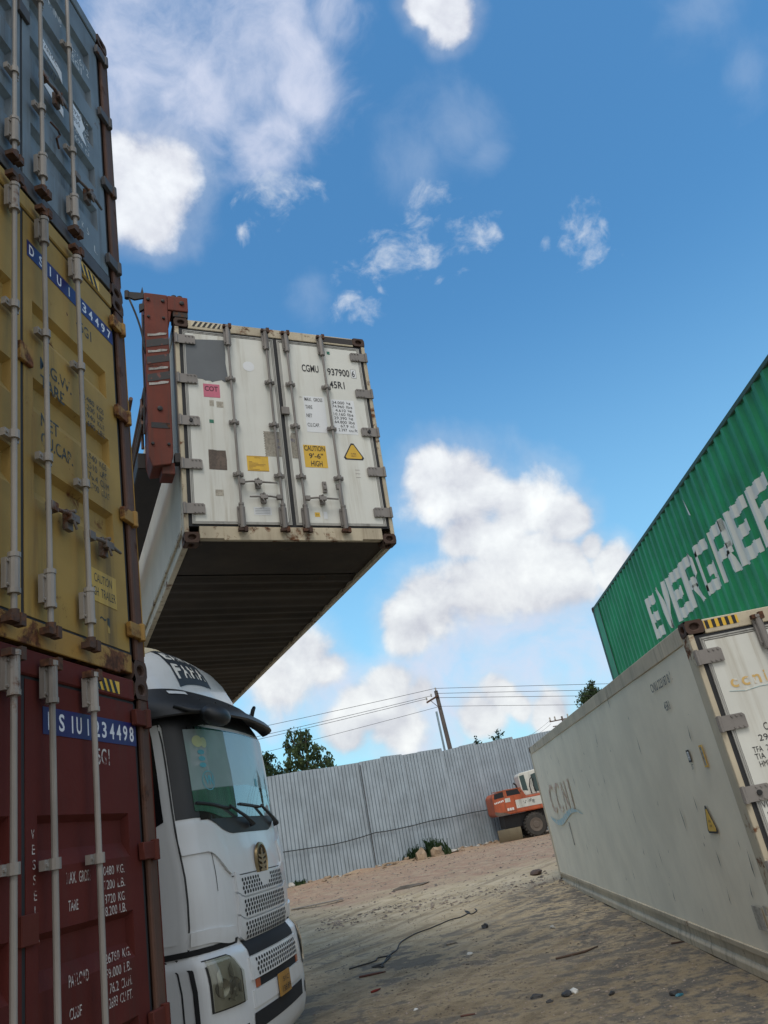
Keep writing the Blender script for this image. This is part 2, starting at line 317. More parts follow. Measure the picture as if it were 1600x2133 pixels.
def groundmat():
    m_ = bpy.data.materials.new('dirt'); m_.use_nodes = True; t = NT(m_.node_tree); co = t.n('TexCoord').outputs['Object']
    s_ = t.n('SeparateXYZ', {0: co}); x, y = s_.outputs[0], s_.outputs[1]
    u = t.m('SUBTRACT', t.m('MULTIPLY', x, .84), t.m('MULTIPLY', y, .54)); v = t.m('ADD', t.m('MULTIPLY', x, .54), t.m('MULTIPLY', y, .84))
    n1 = t.noise(co, .55, 7, .62); n2 = t.noise(co, 2.2, 8, .65); n3 = t.noise(co, 55, 6, .8); n4 = t.noise(co, 8, 8, .7)
    rut = t.noise(t.n('CombineXYZ', {0: t.m('MULTIPLY', u, 3.2), 1: t.m('MULTIPLY', v, .30), 2: 0.0}).outputs[0], 1.0, 9, .68)
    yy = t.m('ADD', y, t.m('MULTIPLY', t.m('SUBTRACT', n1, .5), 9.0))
    tan = t.mix(t.ramp(n2, .32, .68), (.42, .325, .20), (.58, .47, .32)); tan = t.mix(t.m('MULTIPLY', t.ramp(rut, .49, .64), .52), tan, (.15, .11, .07))
    red = t.mix(t.ramp(n2, .35, .65), (.44, .325, .22), (.36, .225, .155)); red = t.mix(t.m('MULTIPLY', t.ramp(n4, .46, .62), .6), red, (.25, .18, .125)); red = t.mix(t.m('MULTIPLY', t.ramp(t.noise(t.v('MULTIPLY', co, (1.0, 2.2, 1.0)).outputs[0], 1.3, 8, .7), .52, .62), .7), red, (.33, .26, .17)); red = t.mix(t.m('MULTIPLY', t.ramp(t.noise(co, 3.4, 8, .75), .58, .66), .6), red, (.36, .16, .105)); red = t.mix(t.m('MULTIPLY', t.ramp(n3, .58, .7), .5), red, (.5, .44, .38))
    mud = t.mix(t.ramp(n2, .3, .7), (.21, .163, .104), (.36, .288, .185)); mud = t.mix(t.m('MULTIPLY', t.ramp(n4, .50, .66), .6), mud, (.085, .068, .05)); mud = t.mix(t.m('MULTIPLY', t.ramp(rut, .52, .64), .3), mud, (.09, .068, .045))  # near zone: muddy tone, darkened further to stand for shade off the containers
    grv = t.mix(t.ramp(n3, .35, .65), (.05, .049, .05), (.12, .115, .11)); 
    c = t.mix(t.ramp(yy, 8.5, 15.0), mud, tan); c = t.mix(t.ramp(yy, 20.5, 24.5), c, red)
    xg = t.m('ADD', x, t.m('MULTIPLY', t.m('SUBTRACT', n2, .5), 2.4))
    g1 = t.m('MULTIPLY', t.ramp(xg, -.2, 1.7), t.m('SUBTRACT', 1.0, t.ramp(y, 17.5, 20.5)))
    g2 = t.m('MULTIPLY', t.ramp(t.m('ADD', t.m('MULTIPLY', n1, .5), t.m('MULTIPLY', n2, .5)), .50, .57), t.m('SUBTRACT', 1.0, t.ramp(y, 13.0, 17.0)))
    g = t.m('MAXIMUM', t.m('MULTIPLY', g1, t.ramp(t.m('ADD', t.m('MULTIPLY', n2, .6), t.m('MULTIPLY', n4, .4)), .44, .56)), t.m('MULTIPLY', g2, .85))
    c = t.mix(t.m('MULTIPLY', g, .85), c, grv)
    c = t.mix(t.m('MULTIPLY', t.ramp(n3, .52, .64), .62), c, t.mix(.62, c, (.02, .017, .014))); c = t.mix(t.m('MULTIPLY', t.ramp(t.noise(co, 70, 3, .6), .68, .74), .6), c, (.30, .28, .25))
    tl = t.m('MULTIPLY', t.ramp(t.m('ABSOLUTE', t.m('SUBTRACT', t.m('FRACT', t.m('MULTIPLY', u, .42)), .5)), .10, .13, 1, 0), t.ramp(n1, .42, .55)); ch = t.m('SINE', t.m('ADD', t.m('MULTIPLY', v, 42.0), t.m('MULTIPLY', t.m('ABSOLUTE', t.m('SINE', t.m('MULTIPLY', u, 12.0))), 5.0)))
    tr = t.m('MULTIPLY', tl, t.ramp(ch, -.2, .4)); tr = t.m('MULTIPLY', tr, t.m('SUBTRACT', 1.0, t.ramp(y, 19, 22))); c = t.mix(t.m('MULTIPLY', tr, .30), c, (.10, .078, .055))
    b_ = t.n('BsdfPrincipled', {'Base Color': c, 'Roughness': .95, 'Specular IOR Level': .2})
    h = t.m('ADD', t.m('MULTIPLY', n4, .5), t.m('ADD', t.m('MULTIPLY', n3, .16), t.m('ADD', t.m('MULTIPLY', rut, .9), t.m('MULTIPLY', tr, -.18))))
    t.t.links.new(t.n('Bump', {'Strength': .9, 'Distance': .05, 'Height': h}).outputs[0], b_.inputs['Normal']); t.n('OutputMaterial', {'Surface': b_}); return m_
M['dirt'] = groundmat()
Mt('gravel', (.19, .155, .125), .95, var=.75, streak=0, bump=.3, sc=3)
def glassmat(name, tint, rough=.03, mixf=.35):
    m_ = bpy.data.materials.new(name); m_.use_nodes = True; t = NT(m_.node_tree)
    tr = t.n('BsdfTransparent', {'Color': (*tint, 1)}); gl = t.n('BsdfGlossy', {'Color': (1, 1, 1, 1), 'Roughness': rough})
    fr = t.n('Fresnel', {'IOR': 1.5}); k = t.m('MULTIPLY_ADD', fr, 1.0-mixf*.5, mixf, clamp=True)
    t.n('OutputMaterial', {'Surface': t.n('MixShader', {0: k, 1: tr, 2: gl})}); return m_
M['windscreen'] = glassmat('windscreen', (.16, .22, .22), .015, .30)
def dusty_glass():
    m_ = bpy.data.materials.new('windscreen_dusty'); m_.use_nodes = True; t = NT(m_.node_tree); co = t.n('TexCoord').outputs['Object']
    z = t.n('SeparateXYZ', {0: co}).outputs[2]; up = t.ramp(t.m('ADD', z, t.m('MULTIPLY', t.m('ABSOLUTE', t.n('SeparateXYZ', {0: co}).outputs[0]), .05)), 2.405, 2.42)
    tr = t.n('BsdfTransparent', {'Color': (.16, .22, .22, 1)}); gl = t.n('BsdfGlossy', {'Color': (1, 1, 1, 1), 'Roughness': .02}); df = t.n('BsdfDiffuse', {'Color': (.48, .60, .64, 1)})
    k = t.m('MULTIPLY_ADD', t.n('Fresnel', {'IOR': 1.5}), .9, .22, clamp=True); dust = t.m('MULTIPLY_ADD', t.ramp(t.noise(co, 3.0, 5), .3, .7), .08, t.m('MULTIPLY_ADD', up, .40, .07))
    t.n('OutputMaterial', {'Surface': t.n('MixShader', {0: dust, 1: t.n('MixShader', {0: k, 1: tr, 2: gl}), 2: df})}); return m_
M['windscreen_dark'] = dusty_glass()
M['lamp_glass'] = glassmat('lamp_glass', (.72, .72, .66), .08, .03)
# ------------------------------------------------------------------ lettering
_tc = {}
def glyphs(txt, bold=0.0):
    key = (txt, bold)
    if key not in _tc:
        cu = bpy.data.curves.new('t', 'FONT'); cu.body = txt; cu.resolution_u = 3; cu.offset = bold; cu.fill_mode = 'FRONT'
        ob = bpy.data.objects.new('t', cu); me = bpy.data.meshes.new_from_object(ob)
        vs = [v.co.copy() for v in me.vertices]; fs = [tuple(p.vertices) for p in me.polygons]
        bpy.data.objects.remove(ob); bpy.data.meshes.remove(me); bpy.data.curves.remove(cu)
        x0 = min(v.x for v in vs); x1 = max(v.x for v in vs); y0 = min(v.y for v in vs); y1 = max(v.y for v in vs)
        _tc[key] = ([((v.x-x0)/(x1-x0 or 1), (v.y-y0)/(y1-y0 or 1)) for v in vs], fs)
    return _tc[key]
def write(mb, txt, o, u, v, bold=0.0):   # glyph box from corner o along u (text width) and v (cap height)
    o, u, v = map(Vector, (o, u, v)); vs, fs = glyphs(txt, bold)
    return mb.add([o+u*a+v*b for a, b in vs], fs)
# ------------------------------------------------------------------ ground height
def gz(x, y):
    t = min(1, max(0, (y-14)/17)); z = .45*t*t*(3-2*t)
    k = min(1, max(0, (-1.2-x)/.5))*min(1, max(0, (6.2-y)/1.0)); return z-.088*k
# ------------------------------------------------------------------ shipping containers
W_, L_, H_ = 2.438, 12.192, 2.896
PITCH = .278
def corr(u, flat=.6):   # depth of the corrugated side at distance u along it
    if u < flat or u > L_-flat+.03: return 0.0
    a = ((u-flat) % PITCH)/PITCH
    if a < .26: return 0.0
    if a < .5: return (a-.26)/.24*.036
    if a < .76: return .036
    return (1-a)/.24*.036
def corr_breaks(flat=.6):
    b = [0.0, flat]; k = 0
    while flat+k*PITCH < L_-flat:
        for f in (.26, .5, .76, 1.0): b.append(flat+(k+f)*PITCH)
        k += 1
    return [x for x in b if x <= L_-.16]+[L_-.16]
_cast = {}
def castings(root, m, dark):
    if m.name not in _cast:
        b = MB(); x, y, z = .081, .089, .059
        b.holed((0, -y, 0), (x, 0, 0), (0, 0, z), (0, .035, 0), .042, .030); b.holed((0, y, 0), (x, 0, 0), (0, 0, z), (0, -.035, 0), .042, .030)
        b.holed((-x, 0, 0), (0, y, 0), (0, 0, z), (.035, 0, 0), .042, .030); b.holed((x, 0, 0), (0, y, 0), (0, 0, z), (-.035, 0, 0), .042, .030)
        b.holed((0, 0, z), (x, 0, 0), (0, y, 0), (0, 0, -.03), .032, .055); b.holed((0, 0, -z), (x, 0, 0), (0, y, 0), (0, 0, .03), .032, .055)
        o = b.build('corner_casting', m, root, bevel=.008); _cast[m.name] = o; first = True
    else: o = _cast[m.name]; first = False
    for cx in (.081, W_-.081):
        for cy in (.089, L_-.089):
            for cz in (.059, H_-.059):
                if first: c = o; first = False
                else: c = o.copy(); C.objects.link(c); c.parent = root
                c.location = (cx, cy, cz)
def lock_bar(parent, x, y, zb, zt, guides, brk, mats, top=.18, bot=.18, wide=.040):
    b = MB(); b.tube([(x, y, zb), (x, y, zt)], .015, 10)
    for z0, h in ((brk[0], bot), (brk[1], top)):
        b.box(x-wide, x+wide, y+.014, y+.04, z0-h*.42, z0+h*.42); b.tube([(x, y, z0-h/2), (x, y, z0+h/2)], .027, 10)
        b.tube([(x, y, z0-h*.5-.012), (x, y, z0-h*.5+.012)], .031, 10); b.tube([(x, y, z0+h*.5-.012), (x, y, z0+h*.5+.012)], .031, 10)
        for sx in (-1, 1):
            for sz in (-1, 1): b.tube([(x+sx*wide*.75, y+.005, z0+sz*h*.33), (x+sx*wide*.75, y+.02, z0+sz*h*.33)], .008, 6)
    for g in guides:
        b.box(x-.058, x+.058, y+.012, y+.04, g-.022, g+.022); b.tube([(x, y, g-.024), (x, y, g+.024)], .027, 10)
        for sx in (-1, 1): b.tube([(x+sx*.045, y+.004, g), (x+sx*.045, y+.014, g)], .009, 6)
    b.mat(1)
    for z0, s in ((zb, 1), (zt, -1)):
        b.tube([(x, y, z0-.012), (x, y, z0+s*.045)], .026, 8); b.box(x-.05, x+.035, y-.022, y+.03, z0-.018, z0+.016); b.box(x+.012, x+.05, y-.03, y+.012, z0-.03, z0+.03)
    return b.build('locking_bar', mats, parent, smooth=35)
def door_handle(parent, x0, x1, z, y, mats, latch=True):   # lever clamped to the bar at x0, free end at x1
    s = 1 if x1 > x0 else -1; b = MB()
    b.box(min(x0, x0+s*.06), max(x0, x0+s*.06), y-.022, y+.022, z-.026, z+.026)
    b.tube([(x0+s*.05, y, z), (x0+s*.14, y-.012, z+.006), (x0+s*.24, y-.018, z-.002), (x1, y-.012, z-.006)], [.011, .012, .013, .009], 8)
    if latch:
        xm = x0+s*.21; b.box(xm-.03, xm+.03, y+.005, y+.035, z-.07, z+.05); b.tube([(xm, y-.03, z+.035), (xm, y+.02, z+.04)], .012, 6)
        b.box(xm-.042, xm+.042, y-.03, y+.0, z-.028, z+.018); b.tube([(xm-.02, y-.028, z-.03), (xm+.005, y-.03, z-.075)], .008, 6)
    return b.build('handle', mats, parent, smooth=35, bevel=.002)
def hazard(root, x0, x1, z0, z1, y, ybg, nb, slant=.5):
    b = MB(); b.poly([(x0, y, z0), (x1, y, z0), (x1, y, z1), (x0, y, z1)]); b.mat(1); st = (x1-x0)/nb
    for k in range(nb):
        a = x0+st*(k+.15); e = a+st*.5; sl = (z1-z0)*slant
        b.poly([(a, y-.002, z0), (e, y-.002, z0), (min(e+sl, x1), y-.002, z1), (min(a+sl, x1), y-.002, z1)])
    return b.build('hazard_stripes', [ybg, M['black_worn']], root)
def sheet(name, rect, m, parent, y, thick=.0015):
    x0, x1, z0, z1 = rect; return MB().box(x0, x1, y-thick, y, z0, z1).build(name, m, parent)
M['stripe_worn'] = wornmat('stripe_worn', (.03, .028, .028), (.175, .046, .031), .45, 13)
M['black_worn'] = wornmat('black_worn', (.013, .013, .014), (.25, .14, .05), .35, 22)
def dry_container(mtx, label, group, paint, frame, rustm, bands, guides, bars, letters, doors=True, hinges=(2.62, 1.86, 1.08, .30), lab_mats=None, brk=(.31, 2.66), handles=(), post=None):
    root = empty('shipping_container', None, 0, label, 'shipping container', group, mtx=mtx)
    castings(root, rustm, None)
    i = .006
    for x0, x1 in ((i, .115), (W_-.115, W_-i)):
        b = MB(); xo = x0 if x0 < 1 else x1; s = 1 if x0 < 1 else -1
        b.box(x0, x1, .006, .03, .118, H_-.118); b.box(min(xo, xo+s*.03), max(xo, xo+s*.03), .03, .17, .118, H_-.118)
        b.tube([(xo+s*.09, .02, .12), (xo+s*.09, .02, H_-.12)], .018, 8)
        b.build('corner_post', post or frame, root, bevel=.006)
        MB().box(x0, x1 if x0 > 1 else .09, L_-.16, L_-i, .118, H_-.118).build('corner_post', frame, root, bevel=.006)
    for x0, x1 in ((i, .07), (W_-.07, W_-i)):
        MB().box(x0, x1, .178, L_-.178, H_-.075, H_-.012).build('top_rail', frame if frame.name != 'green_rail' else frame, root, bevel=.006)
        MB().box(x0, x1, .178, L_-.178, .012, .16).build('bottom_rail', frame, root, bevel=.006)
    MB().box(.162, W_-.162, .008, .09, H_-.135, H_-.008).build('door_header', paint, root, bevel=.008)
    b = MB(); b.box(.162, W_-.162, .012, .10, .035, .148); b.box(.32, W_-.32, .004, .012, .012, .135)
    b.build('door_sill', frame, root, bevel=.008)
    br = corr_breaks()
    for side in (0, 1):
        rows = []
        for z in (.16, H_-.07):
            rows.append([((.012+corr(u)) if side == 0 else (W_-.012-corr(u)), L_-u if side == 0 else u, z) for u in br])
        MB().grid(rows).build('side_panel', paint, root)
    rows = [[(x, L_-.02-(.03 if (k//2) % 2 else 0), z) for k, x in enumerate([.09+j*.0747 for j in range(31)])] for z in (.118, H_-.1)]
    MB().grid(rows).build('end_panel', paint, root)
    rows = [[(x, .1+j*(L_-.2)/88, H_-.03-(.02 if (j//2) % 2 else 0)) for j in range(89)] for x in (.06, W_-.06)]
    MB().grid(rows).build('roof', paint, root)
    b = MB(); b.box(.07, W_-.07, .1, L_-.1, .13, .16)
    for k in range(30): b.box(.07, W_-.07, .3+k*.4, .36+k*.4, .03, .13)
    b.build('floor', M['under_dark'], root)
    if not doors:
        MB().box(.16, W_-.16, .03, .06, .15, H_-.13).build('end_panel', paint, root)
        return root
    zb, zt = .165, H_-.15
    for side in (0, 1):
        xa, xb = ((.165, 1.205), (1.233, 2.272))[side]
        yo, yi = .02, .062; b = MB(); ra, rb = (xa+.085, xb-.125) if side else (xa+.125, xb-.085)
        bl = sorted(bands)
        def q(x0, x1, z0, z1, y=yo): b.poly([(x0, y, z0), (x1, y, z0), (x1, y, z1), (x0, y, z1)])
        q(xa, ra, zb, zt); q(rb, xb, zb, zt)
        zc = zb
        for c_ in bl:
            z0, z1 = c_-.115, c_+.105; q(ra, rb, zc, z0); e = .035
            o = [(ra, yo, z0), (rb, yo, z0), (rb, yo, z1), (ra, yo, z1)]; n_ = [(ra+.012, yi, z0+.075), (rb-.012, yi, z0+.075), (rb-.012, yi, z1-.03), (ra+.012, yi, z1-.03)]
            b.add(o+n_, [(0, 1, 5, 4), (1, 2, 6, 5), (2, 3, 7, 6), (3, 0, 4, 7), (4, 5, 6, 7)]); zc = z1
        q(ra, rb, zc, zt)
        for p0, p1, p2, p3 in (((xa, yo, zb), (xb, yo, zb), (xb, .07, zb), (xa, .07, zb)), ((xa, yo, zt), (xb, yo, zt), (xb, .07, zt), (xa, .07, zt)), ((xa, yo, zb), (xa, yo, zt), (xa, .07, zt), (xa, .07, zb)), ((xb, yo, zb), (xb, yo, zt), (xb, .07, zt), (xb, .07, zb))): b.poly([p0, p1, p2, p3])
        d = b.build('door', paint, root)
        g = MB(); g.box(xa-.014, xa, .024, .07, zb-.014, zt+.014); g.box(xb, xb+.014, .024, .07, zb-.014, zt+.014); g.box(xa, xb, .024, .07, zt, zt+.016); g.box(xa, xb, .024, .07, zb-.016, zb)
        if side: g.box(xb+.014, W_-.118, .034, .075, zb-.01, zt+.01)
        else: g.box(.118, xa-.014, .034, .075, zb-.01, zt+.01)
        g.build('gasket', M['rubber'], d)
        for z in hinges:
            x0, x1 = ((2.225, W_-.035) if side else (.035, .213)); xm = .5*(x0+x1)
            h = MB(); h.box(x0, x1, -.022, .012, z-.045, z+.045); h.tube([(x1-.03 if side else x0+.03, -.014, z-.055), (x1-.03 if side else x0+.03, -.014, z+.055)], .024, 10)
            h.build('hinge', [frame], d, smooth=35, bevel=.004)
        for x in bars[side]:
            lock_bar(d, x, -.045, .085, H_-.075, guides, brk, [M['lock_paint'], rustm])
        for hx0, hx1, hz in handles:
            if (hx0 > 1.22) == bool(side): door_handle(d, hx0, hx1, hz, -.045, M['handle_steel'])
        if side and letters: letters(d)
    MB().box(1.17, 1.29, -.006, .02, 1.62, 1.74).build('door_lock_plate', frame, root, bevel=.004)
    return root
KO, KY = Vector((-1.647, 4.710, -.085)), 1.4526
def kmtx(level): return Matrix.Translation(KO+Vector((0, 0, level*H_)))@Matrix.Rotation(KY, 4, 'Z')@Matrix.Translation((-W_, 0, 0))
X_ = lambda xk: xk+W_
WORN = {k: wornmat('lettering_'+k, c, u, a, s) for k, c, u, a, s in (('black_on_yellow', (.03, .035, .03), (.40, .26, .055), .42, 16), ('white_on_maroon', (.55, .50, .47), (.14, .03, .024), .52, 22), ('white_on_grey', (.55, .56, .56), (.10, .13, .16), .50, 18), ('white_on_blue', (.72, .72, .76), (.02, .016, .12), .15, 18), ('black_on_white', (.025, .025, .028), (.6, .6, .57), .2, 16), ('orange_faded', (.64, .42, .15), (.66, .65, .60), .55, 12), ('red_faded', (.58, .41, .31), (.78, .71, .57), .58, 9), ('blue_faded', (.38, .53, .55), (.78, .71, .57), .50, 8), ('dark_on_green', (.5, .52, .5), (.012, .155, .06), .6, 9), ('white_on_green', (.66, .67, .62), (.05, .16, .09), .12, 16))}
def lines(d, items, m, y=.0185, name='lettering', bold=0.0):
    for t, x, z, wd, h in items:      # one part per word
        t = t.replace('  ', ' '); cw = wd/len(t); i = 0
        for word in t.split(' '):
            b = MB(); write(b, word, (x+cw*i, y, z), (cw*(len(word)-.12), 0, 0), (0, 0, h), bold); b.build(name, m, d); i += len(word)+1
def id_strip(d, x0, x1, z0, z1, txt, parts):
    s_ = sheet('number_strip', (x0, x1, z0, z1), M['sticker_blue'], d, .0185)
    b = MB(); n = len(parts)
    for ch, a in parts:
        if ch == '1' or ch == 'I': write(b, 'I', (x0+a*(x1-x0)+.012, .0165, z0+.022), (.012, 0, 0), (0, 0, z1-z0-.044), .02)
        else: write(b, ch, (x0+a*(x1-x0), .0165, z0+.022), (.048, 0, 0), (0, 0, z1-z0-.044), .02)
    o = b.build('lettering', WORN['white_on_blue'], d)
def yl(d):
    id_strip(d, X_(-1.17), X_(-.165), 2.43, 2.55, '', list(zip('DSIU1234497', (.02, .12, .22, .31, .43, .525, .605, .685, .765, .845, .925))))
    lines(d, [('45G1', X_(-.645), 5.07-2.811, .19, .085), ('M.G.W.', X_(-1.05), 1.685, .33, .085), ('TARE', X_(-1.05), 1.565, .25, .085), ('NET', X_(-1.05), 1.305, .18, .085), ('CU.CAP.', X_(-1.05), 1.185, .32, .085)], WORN['black_on_yellow'], bold=.01)
    lines(d, [('30.480  KGS', X_(-.63), 1.745, .29, .04), ('67.200  LBS', X_(-.63), 1.685, .29, .04), ('3.940  KGS', X_(-.60), 1.625, .26, .04), ('8.690  LBS', X_(-.60), 1.565, .26, .04), ('26.540  KGS', X_(-.63), 1.325, .29, .045), ('58.510  LBS', X_(-.63), 1.26, .29, .045), ('76.4  CU.M', X_(-.56), 1.19, .24, .045), ('2.700  CU.F', X_(-.57), 1.125, .25, .045)], WORN['black_on_yellow'])
    sheet('sticker', (X_(-.60), X_(-.30), .40, .60), M['sticker_faded_yellow'], d, .0187)
    lines(d, [('CAUTION', X_(-.55), .52, .20, .055), ('HIGH TRAILER', X_(-.60), .435, .29, .055)], WORN['black_on_yellow'], .0165)
    lines(d, [('1', X_(-.42), .235, .03, .09), ('~', X_(-.50), .30, .08, .02)], WORN['black_on_yellow'])
def rl(d):
    z = .085
    id_strip(d, X_(-1.07), X_(-.155), 2.415+z, 2.545+z, '', list(zip('DSIU1234498', (.045, .145, .255, .315, .415, .505, .585, .675, .755, .835, .915))))
    lines(d, [('45G1', X_(-.635), 2.295+z, .175, .085), ('MAX. GROSS', X_(-.90), 1.745+z, .21, .05), ('TARE', X_(-.89), 1.63+z, .085, .045), ('PAYLOAD', X_(-.90), 1.325+z, .165, .05), ('CUBE', X_(-.90), 1.20+z, .1, .045)], WORN['white_on_maroon'], bold=.004)
    lines(d, [('30480  KG.', X_(-.60), 1.755+z, .24, .042), ('67200  LB.', X_(-.60), 1.69+z, .24, .042), ('3720  KG.', X_(-.57), 1.625+z, .21, .042), ('8.200  LB.', X_(-.57), 1.57+z, .21, .042), ('26760  KG.', X_(-.59), 1.365+z, .25, .042), ('59.000  LB.', X_(-.59), 1.30+z, .25, .042), ('76.2  CU.M.', X_(-.56), 1.235+z, .22, .042), ('2693  CU.FT.', X_(-.57), 1.175+z, .23, .042)], WORN['white_on_maroon'])
    b = MB()
    for k, ch in enumerate('VESSEL'): write(b, ch, (X_(-1.165+.004*k), .0185, 1.95-.062*k+z), (.022, 0, 0), (0, 0, .04))
    b.tube([(X_(-1.14), .017, 1.60+z), (X_(-1.128), .017, 1.57+z), (X_(-1.115), .017, 1.53+z)], .0025, 5)
    b.build('scrawl', WORN['white_on_maroon'], d)
def gl(d):
    sh = MB(); sh.prism([(X_(-.99), .018, 1.74), (X_(-.73), .018, 1.67), (X_(-.72), .018, 1.55), (X_(-.78), .018, 1.60), (X_(-.99), .018, 1.63)], (0, -.002, 0)); sh.prism([(X_(-.99), .018, 1.39), (X_(-.72), .018, 1.28), (X_(-.72), .018, 1.20), (X_(-.99), .018, 1.26)], (0, -.002, 0))
    sh.build('torn_sticker', M['sticker_white'], d)
    lines(d, [('PNW', X_(-1.0), 1.445, .2, .09)], M['black_mark'], .0155)
    lines(d, [('TARMAC', X_(-.98), 1.655, .2, .05)], WORN['black_on_white'], .0155)
    lines(d, [('PONINJ', X_(-1.0), 2.2, .30, .10), ('085161 2', X_(-.62), 2.12, .31, .08), ('45G1', X_(-.62), 2.02, .2, .08)], WORN['white_on_grey'], bold=.01)
    lines(d, [('30.480 KG', X_(-.64), 1.47, .28, .05), ('67.200 LB', X_(-.64), 1.40, .28, .05), ('3.860 KG', X_(-.62), 1.32, .26, .05), ('26.620 KG', X_(-.64), 1.24, .28, .05), ('2.694 CF', X_(-.62), 1.16, .26, .05)], WORN['white_on_grey'])
    b = MB(); b.prism([(X_(-.62), .018, 1.52), (X_(-.48), .018, 1.50), (X_(-.42), .018, 1.42), (X_(-.46), .018, 1.33), (X_(-.40), .018, 1.24), (X_(-.5), .018, 1.26), (X_(-.62), .018, 1.3)], (0, -.0012, 0)); b.build('torn_sticker', M['sticker_white'], d)
    lines(d, [('2920', X_(-.60), 1.42, .12, .05), ('850', X_(-.59), 1.34, .1, .05)], WORN['black_on_white'], .0162)
    lines(d, [('K 5', X_(-.52), .33, .1, .06), ('L', X_(-.36), .24, .05, .06)], WORN['white_on_grey'])
    b = MB(); b.tube([(X_(-.90), .012, .95), (X_(-.86), -.02, .90), (X_(-.80), .0, .93), (X_(-.84), -.01, .86), (X_(-.88), -.02, .80), (X_(-.82), 0, .77)], .008, 5); b.build('tangled_wire', M['rust_steel'], d)
Mt('sticker_faded_yellow', (.52, .33, .05), .55, streak=.2, var=.15, bump=0, chip=.25, chipcol=(.40, .26, .055))
_g = 'three corrugated containers in the stack at the left'
bars0 = ((.66, 1.04), (X_(-1.08), X_(-.70)))
barsK = ((.62, X_(-1.38)), (X_(-1.09), X_(-.72)))
dry_container(kmtx(2), 'slate grey corrugated container on top of the tall stack, above the yellow one', _g, M['grey_paint'], M['grey_frame'], M['rust_steel'], (2.34, 1.90, 1.46, 1.03, .60), (.84, 1.94), barsK, gl, handles=((X_(-1.09), X_(-.80), 1.18), (X_(-.72), X_(-.36), .62)), post=M['post_brown'])
dry_container(kmtx(1), 'dull yellow corrugated container in the middle of the stack, between the grey and maroon ones', _g, M['yellow_paint'], M['yellow_frame'], M['rust_steel'], (2.02, 1.48, .94), (1.06, 1.88), barsK, yl, handles=((X_(-1.09), X_(-.83), .78), (X_(-.72), X_(-.36), .74)), post=M['post_brown'])
dry_container(kmtx(0), 'dark maroon corrugated container at the bottom of the stack, beside the white truck cab', _g, M['maroon_paint'], M['maroon_frame'], M['rust_steel'], (2.03, 1.55, 1.07, .59), (.95, 1.92), barsK, rl, brk=(.31, 2.73), hinges=(2.66, 1.93, 1.12, .35), post=M['post_brown'])
for lv, (a, b_) in ((2, (0, 0)), (1, (2.77, 2.86)), (0, (2.775, 2.85))):
    if lv == 2: continue
    rt = [o for o in C.objects if o.name.startswith('shipping_container')][2-lv]
    hazard(rt, X_(-.58), X_(-.34), a+.005, b_, .0065, M['sticker_yellow'], 4, -.5)
# green container, second tier at the right, and the one that carries it
def gmtx(z): return Matrix.Translation((4.54, 18.816-L_, z))
g_root = dry_container(gmtx(H_), 'long green corrugated container with big white lettering, raised behind the white one at right', None, M['green_paint'], M['green_rail'], M['rust_steel'], (2.0, 1.5, 1.0), (1.0, 1.9), barsK, None)
u_root = dry_container(Matrix.Translation((4.86, 18.9-L_, 0)), 'plain maroon corrugated container standing under the long green one', None, M['maroon_paint'], M['maroon_frame'], M['rust_steel'], (2.0, 1.5, 1.0), (1.0, 1.9), barsK, None, doors=False)
def strokes(ch, w, h):   # convex pieces of heavy block capitals, in a w by h box
    t = .185; r = lambda x0, x1, y0, y1: [(x0, y0), (x1, y0), (x1, y1), (x0, y1)]
    if ch == 'E': return [r(0, t, 0, h), r(t, w, 0, t*.95), r(t, w*.88, h/2-t*.45, h/2+t*.45), r(t, w, h-t*.95, h)]
    if ch == 'V': return [[(0, h), (w/2-t*.5, 0), (w/2+t*.5, 0), (t*1.08, h)], [(w-t*1.08, h), (w/2-t*.5, 0), (w/2+t*.5, 0), (w, h)]]
    if ch == 'N': return [r(0, t, 0, h), r(w-t, w, 0, h), [(t*.2, h), (w-t*1.2, 0), (w-t*.2, 0), (t*1.2, h)]]
    if ch == 'R': return [r(0, t, 0, h), r(t, w-.08, h-t*.9, h), r(t, w-.08, h*.42-t*.3, h*.42+t*.55), [(w-t, h*.45), (w-.05, h*.47), (w, h*.55), (w, h-.1), (w-.09, h), (w-t, h)], [(w*.48, h*.42), (w-t*1.05, 0), (w, 0), (w*.48+t*1.1, h*.42)]]
    if ch == 'G': return [[(0, .12), (t, .06), (t, h-.06), (0, h-.12)], [(0, .12), (.12, 0), (w-.1, 0), (w, .1), (w, t*.9), (t*.5, t*.9)], [(0, h-.12), (.12, h), (w-.1, h), (w, h-.1), (w, h-t*.9), (t*.5, h-t*.9)], r(w-t, w, t*.9, h*.48), r(w*.52, w-t, h*.48-t*.8, h*.48)]
def clip(P, a, keep_ge):
    out = []
    for i in range(len(P)):
        p, q_ = P[i], P[(i+1) % len(P)]; ip = (p[0] >= a) == keep_ge or p[0] == a; iq = (q_[0] >= a) == keep_ge or q_[0] == a
        if ip: out.append(p)
        if ip != iq and p[0] != q_[0]:
            s = (a-p[0])/(q_[0]-p[0]); out.append((a, p[1]+s*(q_[1]-p[1])))
    return out
b = MB(); br = corr_breaks()
rnd = random.Random(5)
